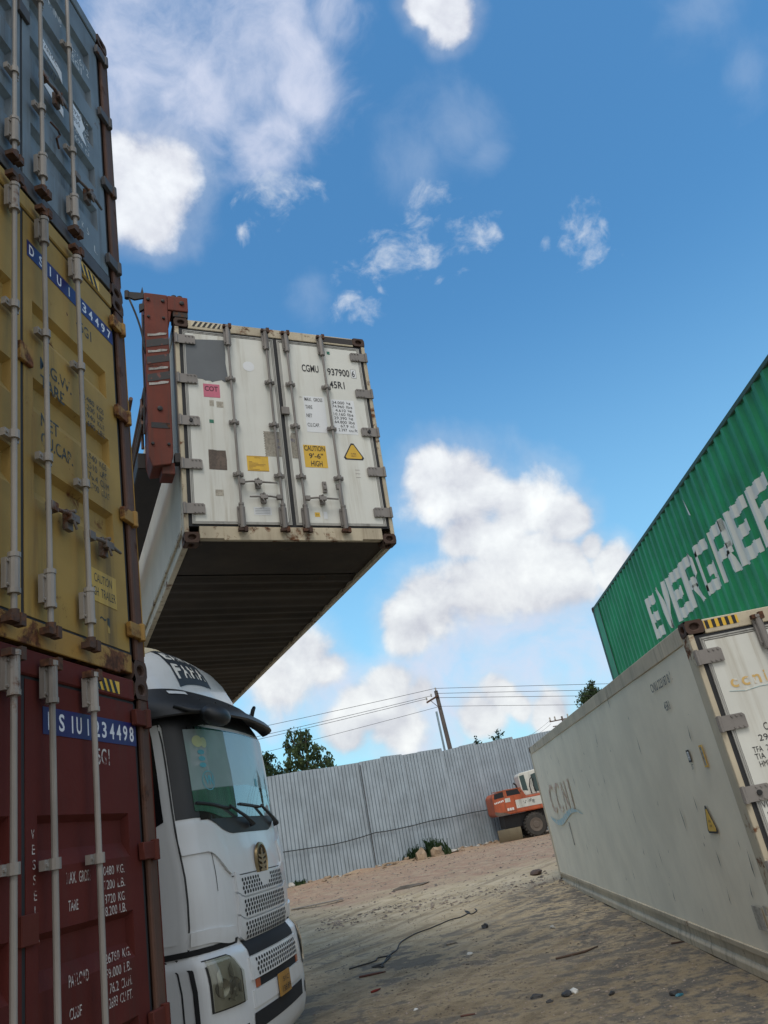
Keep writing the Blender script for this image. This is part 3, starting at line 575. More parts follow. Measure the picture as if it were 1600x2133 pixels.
for k, ch in enumerate('EVERGREEN'):
    u0 = 4.14+.757*k; h = .775
    for P in strokes(ch, .685, h):
        P = [(u0+x, 1.155+z) for x, z in P]
        lo, hi = min(p[0] for p in P), max(p[0] for p in P)
        for i in range(len(br)-1):
            if br[i+1] <= lo or br[i] >= hi: continue
            Q = clip(clip(P, br[i], True), br[i+1], False)
            if len(Q) < 3: continue
            sloped = abs(corr(br[i]+1e-5)-corr(br[i+1]-1e-5)) > .01
            dz = rnd.uniform(-.014, .014)
            Q = [(a_, z_+dz) for a_, z_ in Q]
            b.poly([(.012+corr(min(max(a_, br[i]+1e-6), br[i+1]-1e-6))-.004, L_-a_, z_) for a_, z_ in Q])
b.build('lettering', WORN['white_on_green'], g_root, norm=False)
b = MB(); b.poly([(.006, L_-7.57, 2.65), (.006, L_-7.60, 2.36), (.006, L_-7.66, 2.33), (.006, L_-7.61, 2.52)]); b.build('paint_scrape', M['white_mark'], g_root)
MB().box(.004, .014, L_-.70, L_-.66, .16, H_-.07).build('panel_seam', M['green_rail'], g_root)
# ------------------------------------------------------------------ refrigerated containers
def plate_hinge(parent, left, z, y, m, hole=False):
    x0, x1 = (-.004, .235) if left else (W_-.235, W_+.004); b = MB(); w3 = .06
    b.prism([(x0, y, z-w3), (x1-(.0 if left else 0), y, z-w3), (x1, y, z+w3*.7), (x1-.02, y, z+w3), (x0, y, z+w3)] if left else [(x0, y, z-w3), (x1, y, z-w3), (x1, y, z+w3), (x0+.02, y, z+w3), (x0, y, z+w3*.7)], (0, .014, 0))
    for k in range(3):
        for s in (-1, 1):
            xx = (x1-.03-.04*k) if left else (x0+.03+.04*k); b.tube([(xx, y-.008, z+s*.045), (xx, y+.004, z+s*.045)], .009, 6)
    b.tube([(x0+.02 if left else x1-.02, y-.004, z-w3-.006), (x0+.02 if left else x1-.02, y-.004, z+w3+.006)], .016, 8)
    if hole: b.mat(1); xx = x0+.14 if left else x1-.14; b.tube([(xx, y-.014, z), (xx, y+.002, z)], .022, 10)
    return b.build('hinge', [m, M['dark_steel']], parent, smooth=35)
def reefer(mtx, label, hz, bars, brk, guides, dress, rail, panel, hzd):
    root = empty('refrigerated_container', None, 0, label, 'refrigerated container', None, mtx=mtx)
    castings(root, M['rust_steel'], None); fr = M['reefer_frame']
    for left in (1, 0):
        xo = .005 if left else W_-.005; s = 1 if left else -1; e = lambda a, b: (min(xo+s*a, xo+s*b), max(xo+s*a, xo+s*b))
        b = MB(); b.box(*e(0, .048), .006, .03, .118, H_-.118); b.box(*e(0, .02), .03, .19, .118, H_-.118); b.build('corner_post', fr, root, bevel=.005)
        MB().box(*e(0, .08), L_-.17, L_-.006, .118, H_-.118).build('corner_post', fr, root, bevel=.006)
        MB().box(*e(-.004, .06), .178, L_-.178, H_-.165, H_-.01).build('top_rail', rail, root, bevel=.005)
        b = MB(); b.box(*e(-.006, .05), .178, L_-.178, .195, .245); b.box(*e(.02, .06), .178, L_-.178, .075, .195); b.box(*e(-.004, .06), .178, L_-.178, .006, .075)
        b.hexa([(xo+s*a, y, z) for a, y, z in ((-.004, .178, .075), (.05, .178, .075), (.05, L_-.178, .075), (-.004, L_-.178, .075), (.018, .178, .115), (.05, .178, .115), (.05, L_-.178, .115), (.018, L_-.178, .115))])
        b.build('bottom_rail', rail, root, bevel=.004)
        rows = []
        for z in [.24+k*(H_-.40)/6 for k in range(7)]:
            rows.append([(xo+s*(.008+.004*math.sin(y*2.3+z*1.9)*math.sin(y*.9)), y, z) for y in [.19+j*(L_-.36)/60 for j in range(61)]])
        MB().grid(rows).build('side_panel', panel, root, smooth=True)
    MB().box(.162, W_-.162, .006, .09, H_-.135, H_-.008).build('door_header', fr, root, bevel=.006)
    b = MB(); b.box(.162, W_-.162, .010, .1, .05, .19); b.box(.42, W_-.42, .004, .011, .03, .18); b.build('door_sill', fr, root, bevel=.006)
    MB().box(.02, W_-.02, .05, L_-.05, H_-.03, H_-.012).build('roof', M['reefer_panel'], root)
    MB().box(.08, W_-.08, L_-.05, L_-.02, .1, H_-.1).build('end_panel', M['reefer_panel'], root)
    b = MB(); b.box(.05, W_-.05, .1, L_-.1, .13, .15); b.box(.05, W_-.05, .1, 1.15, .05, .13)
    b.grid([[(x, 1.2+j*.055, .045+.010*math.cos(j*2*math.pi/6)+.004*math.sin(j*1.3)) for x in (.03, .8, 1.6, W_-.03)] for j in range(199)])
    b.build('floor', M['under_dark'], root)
    for side in (0, 1):
        xa, xb = ((.092, 1.196), (1.242, 2.346))[side]; zb, zt = .215, 2.735; yo = .012
        b = MB(); t_ = .035
        b.box(xa+t_, xb-t_, yo, .08, zb+t_, zt-t_); d = b.build('door', M['reefer_white'], root)
        r_ = MB()
        for k, o_ in enumerate((0, .017)):
            x0, x1, z0, z1, y0 = xa+o_, xb-o_, zb+o_, zt-o_, .004+.004*k; ww = .014
            r_.box(x0, x0+ww, y0, .07, z0, z1); r_.box(x1-ww, x1, y0, .07, z0, z1); r_.box(x0+ww, x1-ww, y0, .07, z0, z0+ww); r_.box(x0+ww, x1-ww, y0, .07, z1-ww, z1)
        r_.build('door_rim', M['door_rim'], d, bevel=.002)
        g = MB(); xl, xr = (.054, 1.219) if side == 0 else (1.2195, W_-.054)
        g.box(xl, xa, .016, .07, .19, H_-.135); g.box(xb, xr, .016, .07, .19, H_-.135); g.box(xa, xb, .016, .07, zt, H_-.135); g.box(xa, xb, .016, .07, .19, zb)
        g.build('gasket', M['rubber'], d)
        for k, z in enumerate(hz): plate_hinge(d, side == 0, z, -.012, M['reefer_zinc'], k == 2)
        for x in bars[side]: lock_bar(d, x, -.045, .135, 2.815, guides, brk, [M['reefer_zinc'], M['rust_steel']], .27, .27, .042)
        dress(d, side)
    if hzd: hazard(root, *hzd)
    return root
def s_dress(d, side):
    y = .0115
    if side == 0:
        b = MB(); pts = [(.112, 2.60), (.35, 2.625), (.585, 2.645), (.59, 2.45), (.582, 2.32), (.595, 2.15), (.60, 2.055), (.55, 2.045), (.52, 2.07), (.44, 2.045), (.41, 2.03), (.385, 2.05), (.33, 2.045), (.30, 2.062), (.118, 2.072)]
        b.prism([(x, y, z) for x, z in pts], (0, -.002, 0)); b.build('painted_over_panel', M['grey_patch'], d)
        s_ = sheet('sticker', (.30, .49, 1.82, 2.0), M['sticker_pink'], d, y); lines(d, [('COT', .315, 1.90, .16, .07)], M['maroon_mark'], y-.002, bold=.03)
        b = MB(); b.lathe((.86, y, 2.30), (0, -1, 0), [(0, .07), (.0015, .07)], 24); b.build('sticker', M['sticker_white'], d)
        sheet('sticker', (.345, .395, 1.475, 1.52), M['sticker_green'], d, y)
        for r_ in ((.36, .41, 1.70, 1.78), (.44, .52, 1.69, 1.77), (.36, .45, .555, .63)): sheet('tape_residue', r_, M['tape_residue'], d, y)
        b = MB(); b.prism([(.31, y, .88), (.508, y, .875), (.512, y, 1.0), (.505, y, 1.125), (.41, y, 1.122), (.36, y, 1.13), (.312, y, 1.128)], (0, -.0012, 0)); b.build('torn_sticker', M['brown_residue'], d)
        sheet('sticker', (.74, .99, .88, 1.075), M['sticker_yellow'], d, y)
        b = MB(); write(b, 'NOTICE', (.83, y-.003, 1.045), (.07, 0, 0), (0, 0, .012))
        for k in range(7): b.box(.76, .76+.2*(.6+.4*math.sin(k*5)), y-.0026, y-.002, .90+k*.016, .9035+k*.016)
        b.box(.745, .985, y-.0026, y-.002, .884, .887); b.box(.745, .985, y-.0026, y-.002, 1.068, 1.071)
        b.build('lettering', M['maroon_mark'], d)
        b = MB(); b.prism([(.96+.012*(k % 2), y, 1.08+.0165*k) for k in range(21)]+[(1.055, y, 1.41), (1.055, y, 1.08)], (0, -.0012, 0)); b.prism([(1.125, y, 1.08), (1.158, y, 1.08), (1.158, y, 1.41), (1.125, y, 1.41)], (0, -.0012, 0)); b.prism([(1.055, y, 1.08), (1.125, y, 1.08), (1.125, y, 1.41), (1.055, y, 1.41)], (0, -.0012, 0))
        b.build('tape_residue', M['tape_residue'], d)
        lines(d, [('FDJ', 1.115, 1.26, .03, .05), ('83', 1.12, 1.19, .03, .03)], M['blue_mark'], y-.002)
        sheet('sticker', (.77, .97, .335, .43), M['sticker_white'], d, y)
        b = MB()
        for k in range(4): b.box(.785, .955, y-.0026, y-.002, .35+k*.019, .353+k*.019)
        write(b, 'NOTE', (.84, y-.0026, .415), (.05, 0, 0), (0, 0, .01)); b.build('lettering', M['grey_patch'], d)
        door_handle(d, .62, 1.05, .71, -.045, M['reefer_zinc']); door_handle(d, 1.09, .72, .53, -.045, M['reefer_zinc'])
    else:
        lines(d, [('CGMU', 1.535, 2.305, .225, .105), ('937900', 1.87, 2.285, .30, .105), ('6', 2.197, 2.29, .045, .095), ('45R1', 1.875, 2.095, .205, .105)], M['black_mark'], y-.003, bold=.012)
        b = MB()
        for q0, q1 in (((2.185, 2.275), (2.253, 2.275)), ((2.185, 2.40), (2.253, 2.40)), ((2.185, 2.275), (2.185, 2.40)), ((2.253, 2.275), (2.253, 2.40))): b.box(min(q0[0], q1[0]), max(q0[0], q1[0])+.002, y-.003, y-.0025, min(q0[1], q1[1]), max(q0[1], q1[1])+.002)
        b.build('check_digit_box', M['black_mark'], d)
        lines(d, [(t, x, z, w2, .05) for t, x, z, w2 in (('MAX. GROSS', 1.52, 1.875, .23), ('TARE', 1.52, 1.765, .09), ('NET', 1.52, 1.645, .075), ('CU.CAP.', 1.52, 1.515, .155))], M['black_mark'], y-.003, bold=.004)
        lines(d, [(t, x, 1.865-k*.0555, w2, .04) for k, (t, x, w2) in enumerate((('34.000 kg', 1.875, .245), ('74.960 lbs', 1.87, .265), ('4.610 kg', 1.905, .22), ('10.160 lbs', 1.875, .26), ('29.390 kg', 1.875, .25), ('64.800 lbs', 1.875, .265), ('67.9 m3', 1.945, .18), ('2.397 cu.ft', 1.91, .25)))]+[('TM', 1.455, 1.915, .03, .015)], M['black_mark'], y-.003)
        sheet('sticker', (1.505, 1.775, 1.44, 1.945), M['sticker_white'], d, y+.0002); sheet('sticker', (1.86, 2.165, 1.44, 1.93), M['sticker_white'], d, y+.0002)
        sheet('sticker', (2.187, 2.253, 2.277, 2.40), M['sticker_white'], d, y+.0002)
        sheet('sticker', (1.43, 1.71, .96, 1.26), M['sticker_yellow'], d, y)
        lines(d, [('CAUTION', 1.44, 1.18, .26, .07), ("9'-6\"", 1.49, 1.08, .18, .07), ('HIGH', 1.505, .975, .145, .075)], M['black_mark'], y-.003, bold=.012)
        for sc_, m_, o_ in ((1.0, M['black_mark'], 0), (.83, M['sticker_yellow'], .002)):
            cx, cz = 2.06, 1.18; b = MB(); P = []
            for k in range(3):
                a = math.pi/2+k*2*math.pi/3
                for da in (-.12, .12): P.append((cx+math.cos(a+da)*.142*sc_, y-o_, cz-.006+math.sin(a+da)*.142*sc_))
            b.prism(P, (0, -.002, 0)); b.build('warning_triangle', m_, d)
        lines(d, [('SUPER', 2.025, 1.16, .07, .018), ('HEAVY', 2.025, 1.13, .07, .018)], M['maroon_mark'], y-.005)
        b = MB(); b.prism([(1.285, y, 1.07), (1.375, y, 1.07), (1.385, y, 1.2), (1.375, y, 1.41), (1.30, y, 1.41), (1.285, y, 1.36)], (0, -.0012, 0)); b.build('tape_residue', M['tape_residue'], d)
        lines(d, [('FDJ', 1.287, 1.28, .05, .05)], M['blue_mark'], y-.002)
        sheet('sticker', (1.895, 1.935, 2.60, 2.645), M['sticker_green'], d, y)
        sheet('sticker', (1.475, 1.535, .325, .38), M['sticker_yellow'], d, y); lines(d, [('54', 1.49, .34, .03, .022)], M['black_mark'], y-.002)
        sheet('sticker', (1.58, 1.625, .30, .39), M['sticker_white'], d, y)
        b = MB()
        for k in range(3): b.box(2.05, 2.11, y-.001, y, .95-.05*k, .953-.05*k)
        b.build('scrawl', M['maroon_mark'], d)
        door_handle(d, 1.36, 1.76, .53, -.045, M['reefer_zinc'])
        b = MB(); b.box(1.605, 1.655, -.012, y, .63, .77); b.box(1.615, 1.645, -.03, -.012, .66, .70); b.tube([(1.63, -.02, .74), (1.63, .0, .74)], .012, 8); b.build('handle_catch', M['reefer_zinc'], d, bevel=.004)
        b = MB(); b.tube([(1.80, -.05, .70), (1.79, -.055, .50), (1.80, -.05, .42)], .018, 6); b.box(1.76, 1.80, -.06, -.02, .66, .72); b.build('handle', M['reefer_zinc'], d, smooth=35)
Mt('maroon_mark', (.10, .012, .03), .5, streak=0, bump=0); Mt('blue_mark', (.03, .03, .16), .5, streak=0, bump=0)
SMX = Matrix.Translation((-2.109, 7.426, 4.840))@Matrix.Rotation(.457166, 4, 'Z')@Matrix.Rotation(.009145, 4, 'X')@Matrix.Rotation(.035013, 4, 'Y')
s_root = reefer(SMX, 'white refrigerated container hanging in mid-air from the red spreader above the truck', (2.59, 2.04, 1.48, .93, .39), ((.62, 1.09), (1.35, 1.81)), (.30, 2.68), (2.07, 1.48, .81), s_dress, M['reefer_frame'], M['reefer_panel'], (.20, .56, 2.80, 2.872, .0045, M['sticker_cream'] if 'sticker_cream' in M else M['sticker_white'], 6, .6))
MB().box(1.205, 1.30, -.03, .004, 1.645, 1.745).build('door_lock_plate', M['reefer_zinc'], s_root, bevel=.004)
MB().box(1.86, 2.27, .004, .0055, 2.785, 2.87).build('painted_over_panel', M['spreader_dark'], s_root)
def r_dress(d, side):
    y = .0115
    if side == 0:
        lines(d, [('c', .22, 2.275, .075, .075), ('c', .315, 2.275, .075, .075), ('n', .415, 2.275, .075, .075), ('i', .515, 2.275, .016, .1)], WORN['orange_faded'], y-.002, bold=.02)
        b = MB(); b.tube([(.19, y-.001, 2.255), (.32, y-.001, 2.235), (.45, y-.001, 2.25), (.6, y-.001, 2.245)], .003, 4); b.build('logo_wave', WORN['blue_faded'], d)
        lines(d, [('COC 4', .36, 1.90, .22, .06), ('29.4.24', .29, 1.825, .24, .05), ('TFA 2', .21, 1.745, .14, .045), ('TIA 3', .21, 1.69, .14, .045), ('HMF 4', .225, 1.63, .15, .045)], M['black_mark'], y-.002)
        lines(d, [('VIZ', .13, 1.33, .09, .05), ('Su 2', .15, 1.25, .1, .05)], WORN['black_on_white'], y-.002)
        door_handle(d, .60, 1.0, .7, -.045, M['reefer_zinc'])
r_root = reefer(Matrix.Translation((2.366, 6.754, 0))@Matrix.Rotation(.0111, 4, 'Z'), 'dirty white refrigerated container standing on the dirt at right, in front of the green one', (2.57, 2.01, 1.45, .90, .35), ((.61, 1.09), (1.35, 1.81)), (.30, 2.68), (2.07, 1.48, .81), r_dress, M['reefer_rail'], M['reefer_panel_grey'], (.17, .47, 2.80, 2.872, .0045, M['sticker_yellow'], 5, 0.0))
def side_write(name, items, m, x=-.0035, bold=0.0):
    for t, y0, z, wd, h in items:
        b = MB(); write(b, t, (x, y0, z), (0, -wd, 0), (0, 0, h), bold); b.build(name, m, r_root, norm=False)
side_write('lettering', [('CNIU 223187 8', 1.49, 2.505, .66, .085), ('45R1', 1.24, 2.285, .18, .085)], WORN['black_on_white'], bold=.004)
side_write('faded_logo', [('C', 10.72, 1.44, .62, .55), ('C', 9.86, 1.44, .62, .55), ('N', 8.95, 1.46, .5, .52), ('I', 8.1, 1.47, .12, .52)], WORN['red_faded'], bold=.0)
b = MB(); rows = [[], []]
for k in range(33):
    t = k/32; yy = 11.25-3.9*t; zz = 1.36-.12*math.sin(t*math.pi*1.9)*(1-.25*t); th = .05*math.sin(math.pi*min(1, .08+t*.95))+.008
    rows[0].append((-.0035, yy, zz-th)); rows[1].append((-.0035, yy, zz+th))
b.grid(rows); b.build('faded_logo', WORN['blue_faded'], r_root)
for y0, y1, z0, z1, m_ in ((.63, .55, 1.71, 1.90, 'sticker_yellow'), (1.02, .94, 1.78, 1.89, 'black_mark')):
    MB().box(-.004, -.001, y1, y0, z0, z1).build('sticker', M[m_], r_root); 
    MB().box(-.0046, -.0036, y1+.012, y0-.012, z0+.015, z1-.015).build('sticker', M['tape_residue' if m_ == 'sticker_yellow' else 'sticker_white'], r_root)
side_write('lettering', [('CSC', 1.0, 1.83, .05, .03), ('SI2', 1.0, 1.795, .05, .025), ('ST', .985, 1.715, .05, .045), ('GL', .615, 1.86, .04, .02), ('BV 01', .615, 1.82, .05, .02), ('2019', .615, 1.78, .05, .02)], M['black_mark'], x=-.005)
for s_, m_, dx in ((1.0, 'black_mark', 0), (.8, 'sticker_yellow', -.002)):
    cy, cz = .975, 1.265; b = MB(); P = []
    for k in range(3):
        a = math.pi/2+k*2*math.pi/3
        for da in (-.1, .1): P.append((-.0025+dx, cy+math.cos(a+da)*.145*s_, cz-.02+math.sin(a+da)*.15*s_))
    b.prism(P, (-.002, 0, 0)); b.build('warning_triangle', M[m_], r_root)
side_write('lettering', [('SUPER', 1.01, 1.25, .07, .02), ('HEAVY', 1.01, 1.21, .07, .02)], M['maroon_mark'], x=-.0072)
b = MB(); b.box(-.006, 0, 9.01, 9.05, .88, 1.26); b.mat(1).box(-.008, 0, 9.02, 9.04, .86, .885); b.build('vent_strip', [M['reefer_zinc'], M['dark_steel']], r_root)
b = MB(); rs = random.Random(11)
for k in range(70):
    yy = rs.uniform(.3, 11.5); zz = rs.uniform(.35, 2.6); ln = rs.uniform(.02, .26)*(1 if k % 3 else .2); sl = rs.uniform(-.25, .1); tk = rs.uniform(.004, .016)
    b.poly([(-.0028, yy, zz), (-.0028, yy+tk, zz+ln*.3), (-.0028, yy+sl*ln, zz+ln), (-.0028, yy-tk*.7, zz+ln*.5)])
b.build('scuff_marks', M['scuff'], r_root, norm=False)
b = MB(); b.box(-.004, 0, .30, .36, .55, .62); b.box(-.004, 0, .42, .62, .42, .6); b.build('tape_residue', M['tape_residue'], r_root)
# ------------------------------------------------------------------ truck (local: x across, y backwards from the nose, z up)
TY = math.radians(84)
truck = empty('truck', (-1.905, 8.31, 0), TY, 'white truck with a black sun visor and round gold emblem, nosing out behind the stack', 'truck')
def lerp_tab(tab, z):
    if z <= tab[0][0]: return tab[0][1]
    for (a, p), (b_, q_) in zip(tab, tab[1:]):
        if z <= b_: t = (z-a)/(b_-a); return p+(q_-p)*t
    return tab[-1][1]
CF = [(1.000, .05), (1.060, .0), (1.120, -.015), (1.400, -.03), (1.650, -.02), (1.800, .0), (1.950, .03), (2.200, .047), (2.600, .068), (2.950, .095), (3.100, .17), (3.250, .29), (3.438, .35), (3.625, .43), (3.763, .53), (3.887, .68), (3.975, .88), (4.037, 1.15), (4.062, 1.4)]
CW = [(1.000, 1.22), (1.200, 1.24), (2.000, 1.24), (2.950, 1.20), (3.250, 1.19), (3.438, 1.15), (3.625, 1.06), (3.763, .95), (3.887, .80), (3.975, .62), (4.037, .42), (4.062, .25)]
BF = [(.12, .02), (.2, -.06), (.3, -.09), (.5, -.10), (.85, -.09), (.98, -.06), (1.06, .0), (1.10, .08)]
BW = [(.12, 1.20), (.2, 1.24), (.98, 1.245), (1.10, 1.2)]
def outline(z, FT, WT, fl=.82, back=2.25, cr=.31):
    F = lerp_tab(FT, z); W = lerp_tab(WT, z); f = min(fl, W*.6); P = []
    for k in range(13): x = f*k/12; P.append((x, F+.045*(x/.8)**2))
    y0 = P[-1][1]
    for k in range(1, 15):
        t = math.pi/2*k/14; P.append((f+(W-f)*math.sin(t), y0+cr*(1-math.cos(t))))
    n = 8
    for k in range(1, n+1): P.append((W, y0+cr+(back-y0-cr)*k/n))
    return P
def skin(a, z, off=0.0, FT=CF, WT=CW):
    P = outline(z, FT, WT); s = 1 if a >= 0 else -1; a = abs(a)
    for i in range(len(P)-1):
        dx, dy = P[i+1][0]-P[i][0], P[i+1][1]-P[i][1]; l = math.hypot(dx, dy)
        if a <= l or i == len(P)-2:
            t = a/l; nx, ny = dy/l, -dx/l
            return (s*(P[i][0]+dx*t+nx*off), P[i][1]+dy*t+ny*off, z)
        a -= l
def loft(zs, FT, WT):
    rows = []
    for z in zs:
        P = outline(z, FT, WT); rows.append([(-x, y, z) for x, y in P[::-1]][:-1]+[(x, y, z) for x, y in P])
    return rows
def patch(a0, a1, z0, z1, off, m, name, parent, na=14, nz=6, FT=CF, WT=CW, thick=0.0, lo=None, hi=None, smooth=True):
    b = MB(); rows = []
    for j in range(nz+1):
        row = []
        for i in range(na+1):
            a = a0+(a1-a0)*i/na; zl = lo(a) if lo else z0; zh = hi(a) if hi else z1
            row.append(skin(a, zl+(zh-zl)*j/nz, off, FT, WT))
        rows.append(row)
    b.grid(rows)
    if thick:
        R2 = [[skin(a0+(a1-a0)*i/na, (lo(a0+(a1-a0)*i/na) if lo else z0)+((hi(a0+(a1-a0)*i/na) if hi else z1)-(lo(a0+(a1-a0)*i/na) if lo else z0))*j/nz, off-thick, FT, WT) for i in range(na+1)] for j in range(nz+1)]
        b.grid([rows[0], R2[0]]); b.grid([rows[-1], R2[-1]]); b.grid([[r[0] for r in rows], [r[0] for r in R2]]); b.grid([[r[-1] for r in rows], [r[-1] for r in R2]])
    return b.build(name, m, parent, smooth=40 if smooth else False)
zs = [1.05, 1.07, 1.12, 1.2, 1.35, 1.6, 1.78, 1.9, 2.0, 2.2, 2.4, 2.6, 2.8, 2.95, 3.1, 3.25, 3.35, 3.44, 3.54, 3.62, 3.69, 3.76, 3.82, 3.888, 3.94, 3.975, 4.01, 4.037, 4.062]
b = MB(); rows = loft(zs, CF, CW); b.grid(rows); b.poly(rows[-1]); b.poly(rows[0][::-1]); b.grid([[r[0] for r in rows], [r[-1] for r in rows]])
cab = b.build('cab', M['truck_white'], truck, smooth=32)
def dk(a, z0, z1, w=.012, off=.003): patch(a-w/2, a+w/2, z0, z1, off, M['truck_plastic'], 'seam', cab, 1, 10)
ss = lambda x: (lambda t: t*t*(3-2*t))(min(1, max(0, x)))
blo = lambda a: 1.955+.17*ss((abs(a)-.5)/.6)
patch(-1.285, 1.285, 2.02, 3.25, .006, M['truck_plastic'], 'windscreen_surround', truck, 40, 12, lo=blo, hi=lambda a: 3.22)
for s in (-1, 1): patch(s*1.285, s*2.2, 2.98, 3.22, .012, M['truck_plastic'], 'door_top_shade', truck, 6, 3)  # black patches painting in the shade above the doors, beside the visor
glo = lambda a: 2.10+.08*ss((abs(a)-.6)/.5)
# interior seen through the glass: a flat black sheet stands for its shade
b = MB(); b.grid([[skin(-1.05+2.1*i/20, z, .0075) for i in range(21)] for z in (2.1, 2.5, 2.94)]); b.build('cab_interior', M['black_glass'], truck)
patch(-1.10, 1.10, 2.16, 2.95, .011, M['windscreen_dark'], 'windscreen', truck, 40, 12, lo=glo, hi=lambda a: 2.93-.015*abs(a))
for s in (-1, 1):
    d = patch(s*1.31, s*2.75, 1.16, 2.98, .004, M['truck_white'], 'cab_door', truck, 12, 12)
    patch(s*1.385, s*2.45, 2.08, 2.97, .009, M['black_glass'], 'door_window', d, 8, 8, lo=lambda a: 2.08+.05*ss((1.52-abs(a))/.12))
    patch(s*2.1, s*2.3, 1.8, 1.86, .03, M['truck_plastic'], 'handle', d, 3, 2, thick=.03)
    dk(s*1.30, 1.08, 3.0, .016); dk(s*1.0, 1.5, 2.05, .007)
    patch(s*.86, s*1.30, 1.855, 1.86, .003, M['truck_plastic'], 'seam', cab, 8, 1)
    patch(s*.74, s*1.29, 1.68, 1.86, .022, M['truck_white'], 'corner_panel', cab, 14, 5, thick=.022, lo=lambda a: 1.83-.22*ss((1.05-abs(a))/.3), hi=lambda a: 2.08-.24*ss((1.05-abs(a))/.3))
    patch(s*.80, s*1.29, 1.09, 1.2, .018, M['truck_white'], 'corner_panel', cab, 10, 3, thick=.018, lo=lambda a: 1.075+.05*ss((abs(a)-.85)/.3), hi=lambda a: 1.20+.03*ss((abs(a)-.85)/.3))
    dk(s*2.77, 1.1, 3.0, .014)
# nose: emblem panel edge, three grille bands, lower mouth
patch(-.74, .74, 1.583, 1.592, .004, M['truck_plastic'], 'seam', cab, 16, 1)
def dots(parent, z0, z1, off, FT, WT, skipf=None):
    b = MB(); nr = 4
    for r in range(nr):
        z = z1-(z1-z0)*(r+.5)/nr
        for k in range(19):
            a = -.575+.0625*k+(.018 if r % 2 else -.004)
            if skipf and skipf(a, z): continue
            c = Vector(skin(a, z, off, FT, WT)); u = (Vector(skin(a+.01, z, off, FT, WT))-Vector(skin(a-.01, z, off, FT, WT))).normalized(); v = (Vector(skin(a, z+.01, off, FT, WT))-Vector(skin(a, z-.01, off, FT, WT))).normalized(); n_ = u.cross(v)
            b.poly([c+u*.0195*math.cos(2*math.pi*q_/10)+v*.0165*math.sin(2*math.pi*q_/10) for q_ in range(10)])
    return b.build('grille_holes', M['black_hole'], parent)
for z0, z1, e in ((1.405, 1.572, 0), (1.222, 1.388, .004), (1.04, 1.205, .008)):
    g = patch(-.70, .70, z0, z1, .024+e, M['truck_white'], 'grille_band', truck, 20, 4, thick=.03, lo=lambda a, z0=z0: z0+.05*ss((abs(a)-.58)/.12), hi=lambda a, z1=z1: z1+.05*ss((abs(a)-.58)/.12))
    dots(g, z0+.012, z1-.012, .0265+e, CF, CW, (lambda a, z: math.hypot(a/.21, (z-1.67)/.22) < 1.0) if z1 > 1.5 else None)
c = Vector(skin(0, 1.665, .0)); n_ = Vector((0, -1, .02)).normalized(); ux = Vector((1, 0, 0)); vz = ux.cross(n_)*-1
b = MB(); RX, RZ = .17, .18
def ell(rx, rz, o, n=32): return [c+ux*math.cos(2*math.pi*k/n)*rx+Vector((0, 0, 1))*math.sin(2*math.pi*k/n)*rz+n_*o for k in range(n)]
e0, e1, e2, e3 = ell(RX, RZ, .0), ell(RX*.98, RZ*.98, .022), ell(RX*.87, RZ*.87, .026), ell(RX*.83, RZ*.83, .014)
for p, q_ in ((e0, e1), (e1, e2), (e2, e3)): b.grid([p+[p[0]], q_+[q_[0]]])
em = b.build('emblem', M['gold_metal'], truck, smooth=40)
b = MB(); b.poly(e3); b.build('emblem_disc', M['gold_dark'], em)
b = MB(); P = lambda x, z: c+ux*x+Vector((0, 0, z))+n_*.0155
b.prism([P(-.02, -.12), P(.02, -.12), P(.02, .12), P(.005, .125), P(-.03, .09), P(-.02, .08)], n_*.009)
for z0 in (.045, .0, -.045):
    for s in (-1, 1): b.prism([P(s*.02, z0+.012), P(s*.118, z0+.03-abs(z0)*.1), P(s*.105, z0+.005), P(s*.02, z0-.014)], n_*.009)
for s in (-1, 1): b.prism([P(s*.02, -.06), P(s*.075, -.075), P(s*.05, -.10), P(s*.02, -.09)], n_*.009)
b.build('emblem_figure', M['gold_metal'], em)
# bumper
bz = [.14, .17, .2, .25, .3, .4, .5, .6, .7, .8, .9, .95, .98, 1.01, 1.04, 1.06, 1.08, 1.10]
b = MB(); rows = loft(bz, BF, BW); b.grid(rows); b.poly(rows[-1]); bump = b.build('bumper', M['truck_white'], truck, smooth=35)
kw = dict(FT=BF, WT=BW)
patch(-.66, .66, .905, 1.0, .006, M['black_hole'], 'intake', bump, 12, 4, lo=lambda a: .925, hi=lambda a: 1.095, **kw)
g = patch(-.70, .70, .745, .92, .02, M['truck_white'], 'grille_band', truck, 20, 4, thick=.03, **kw)
dots(g, .755, .905, .0225, BF, BW)
patch(-.62, .62, .672, .74, .006, M['black_hole'], 'intake', bump, 12, 2, **kw)
for s in (-1, 1): patch(s*.55, s*.63, .675, .737, .012, M['amber'], 'marker_lamp', bump, 2, 2, thick=.01, **kw)
patch(-.70, .70, .535, .665, .012, M['truck_white'], 'bumper_strip', bump, 14, 2, thick=.012, **kw)
patch(-.72, .72, .37, .50, .006, M['black_hole'], 'intake', bump, 14, 2, **kw)
pl = patch(-.165, .165, .505, .685, .035, M['plate_yellow'], 'number_plate', bump, 2, 2, thick=.012, smooth=False, **kw)
b = MB(); write(b, '51C', (-.09, -.143, .61), (.17, 0, 0), (0, 0, .04)); write(b, '138.89', (-.13, -.143, .53), (.25, 0, 0), (0, 0, .05)); b.build('lettering', M['black_mark'], pl)
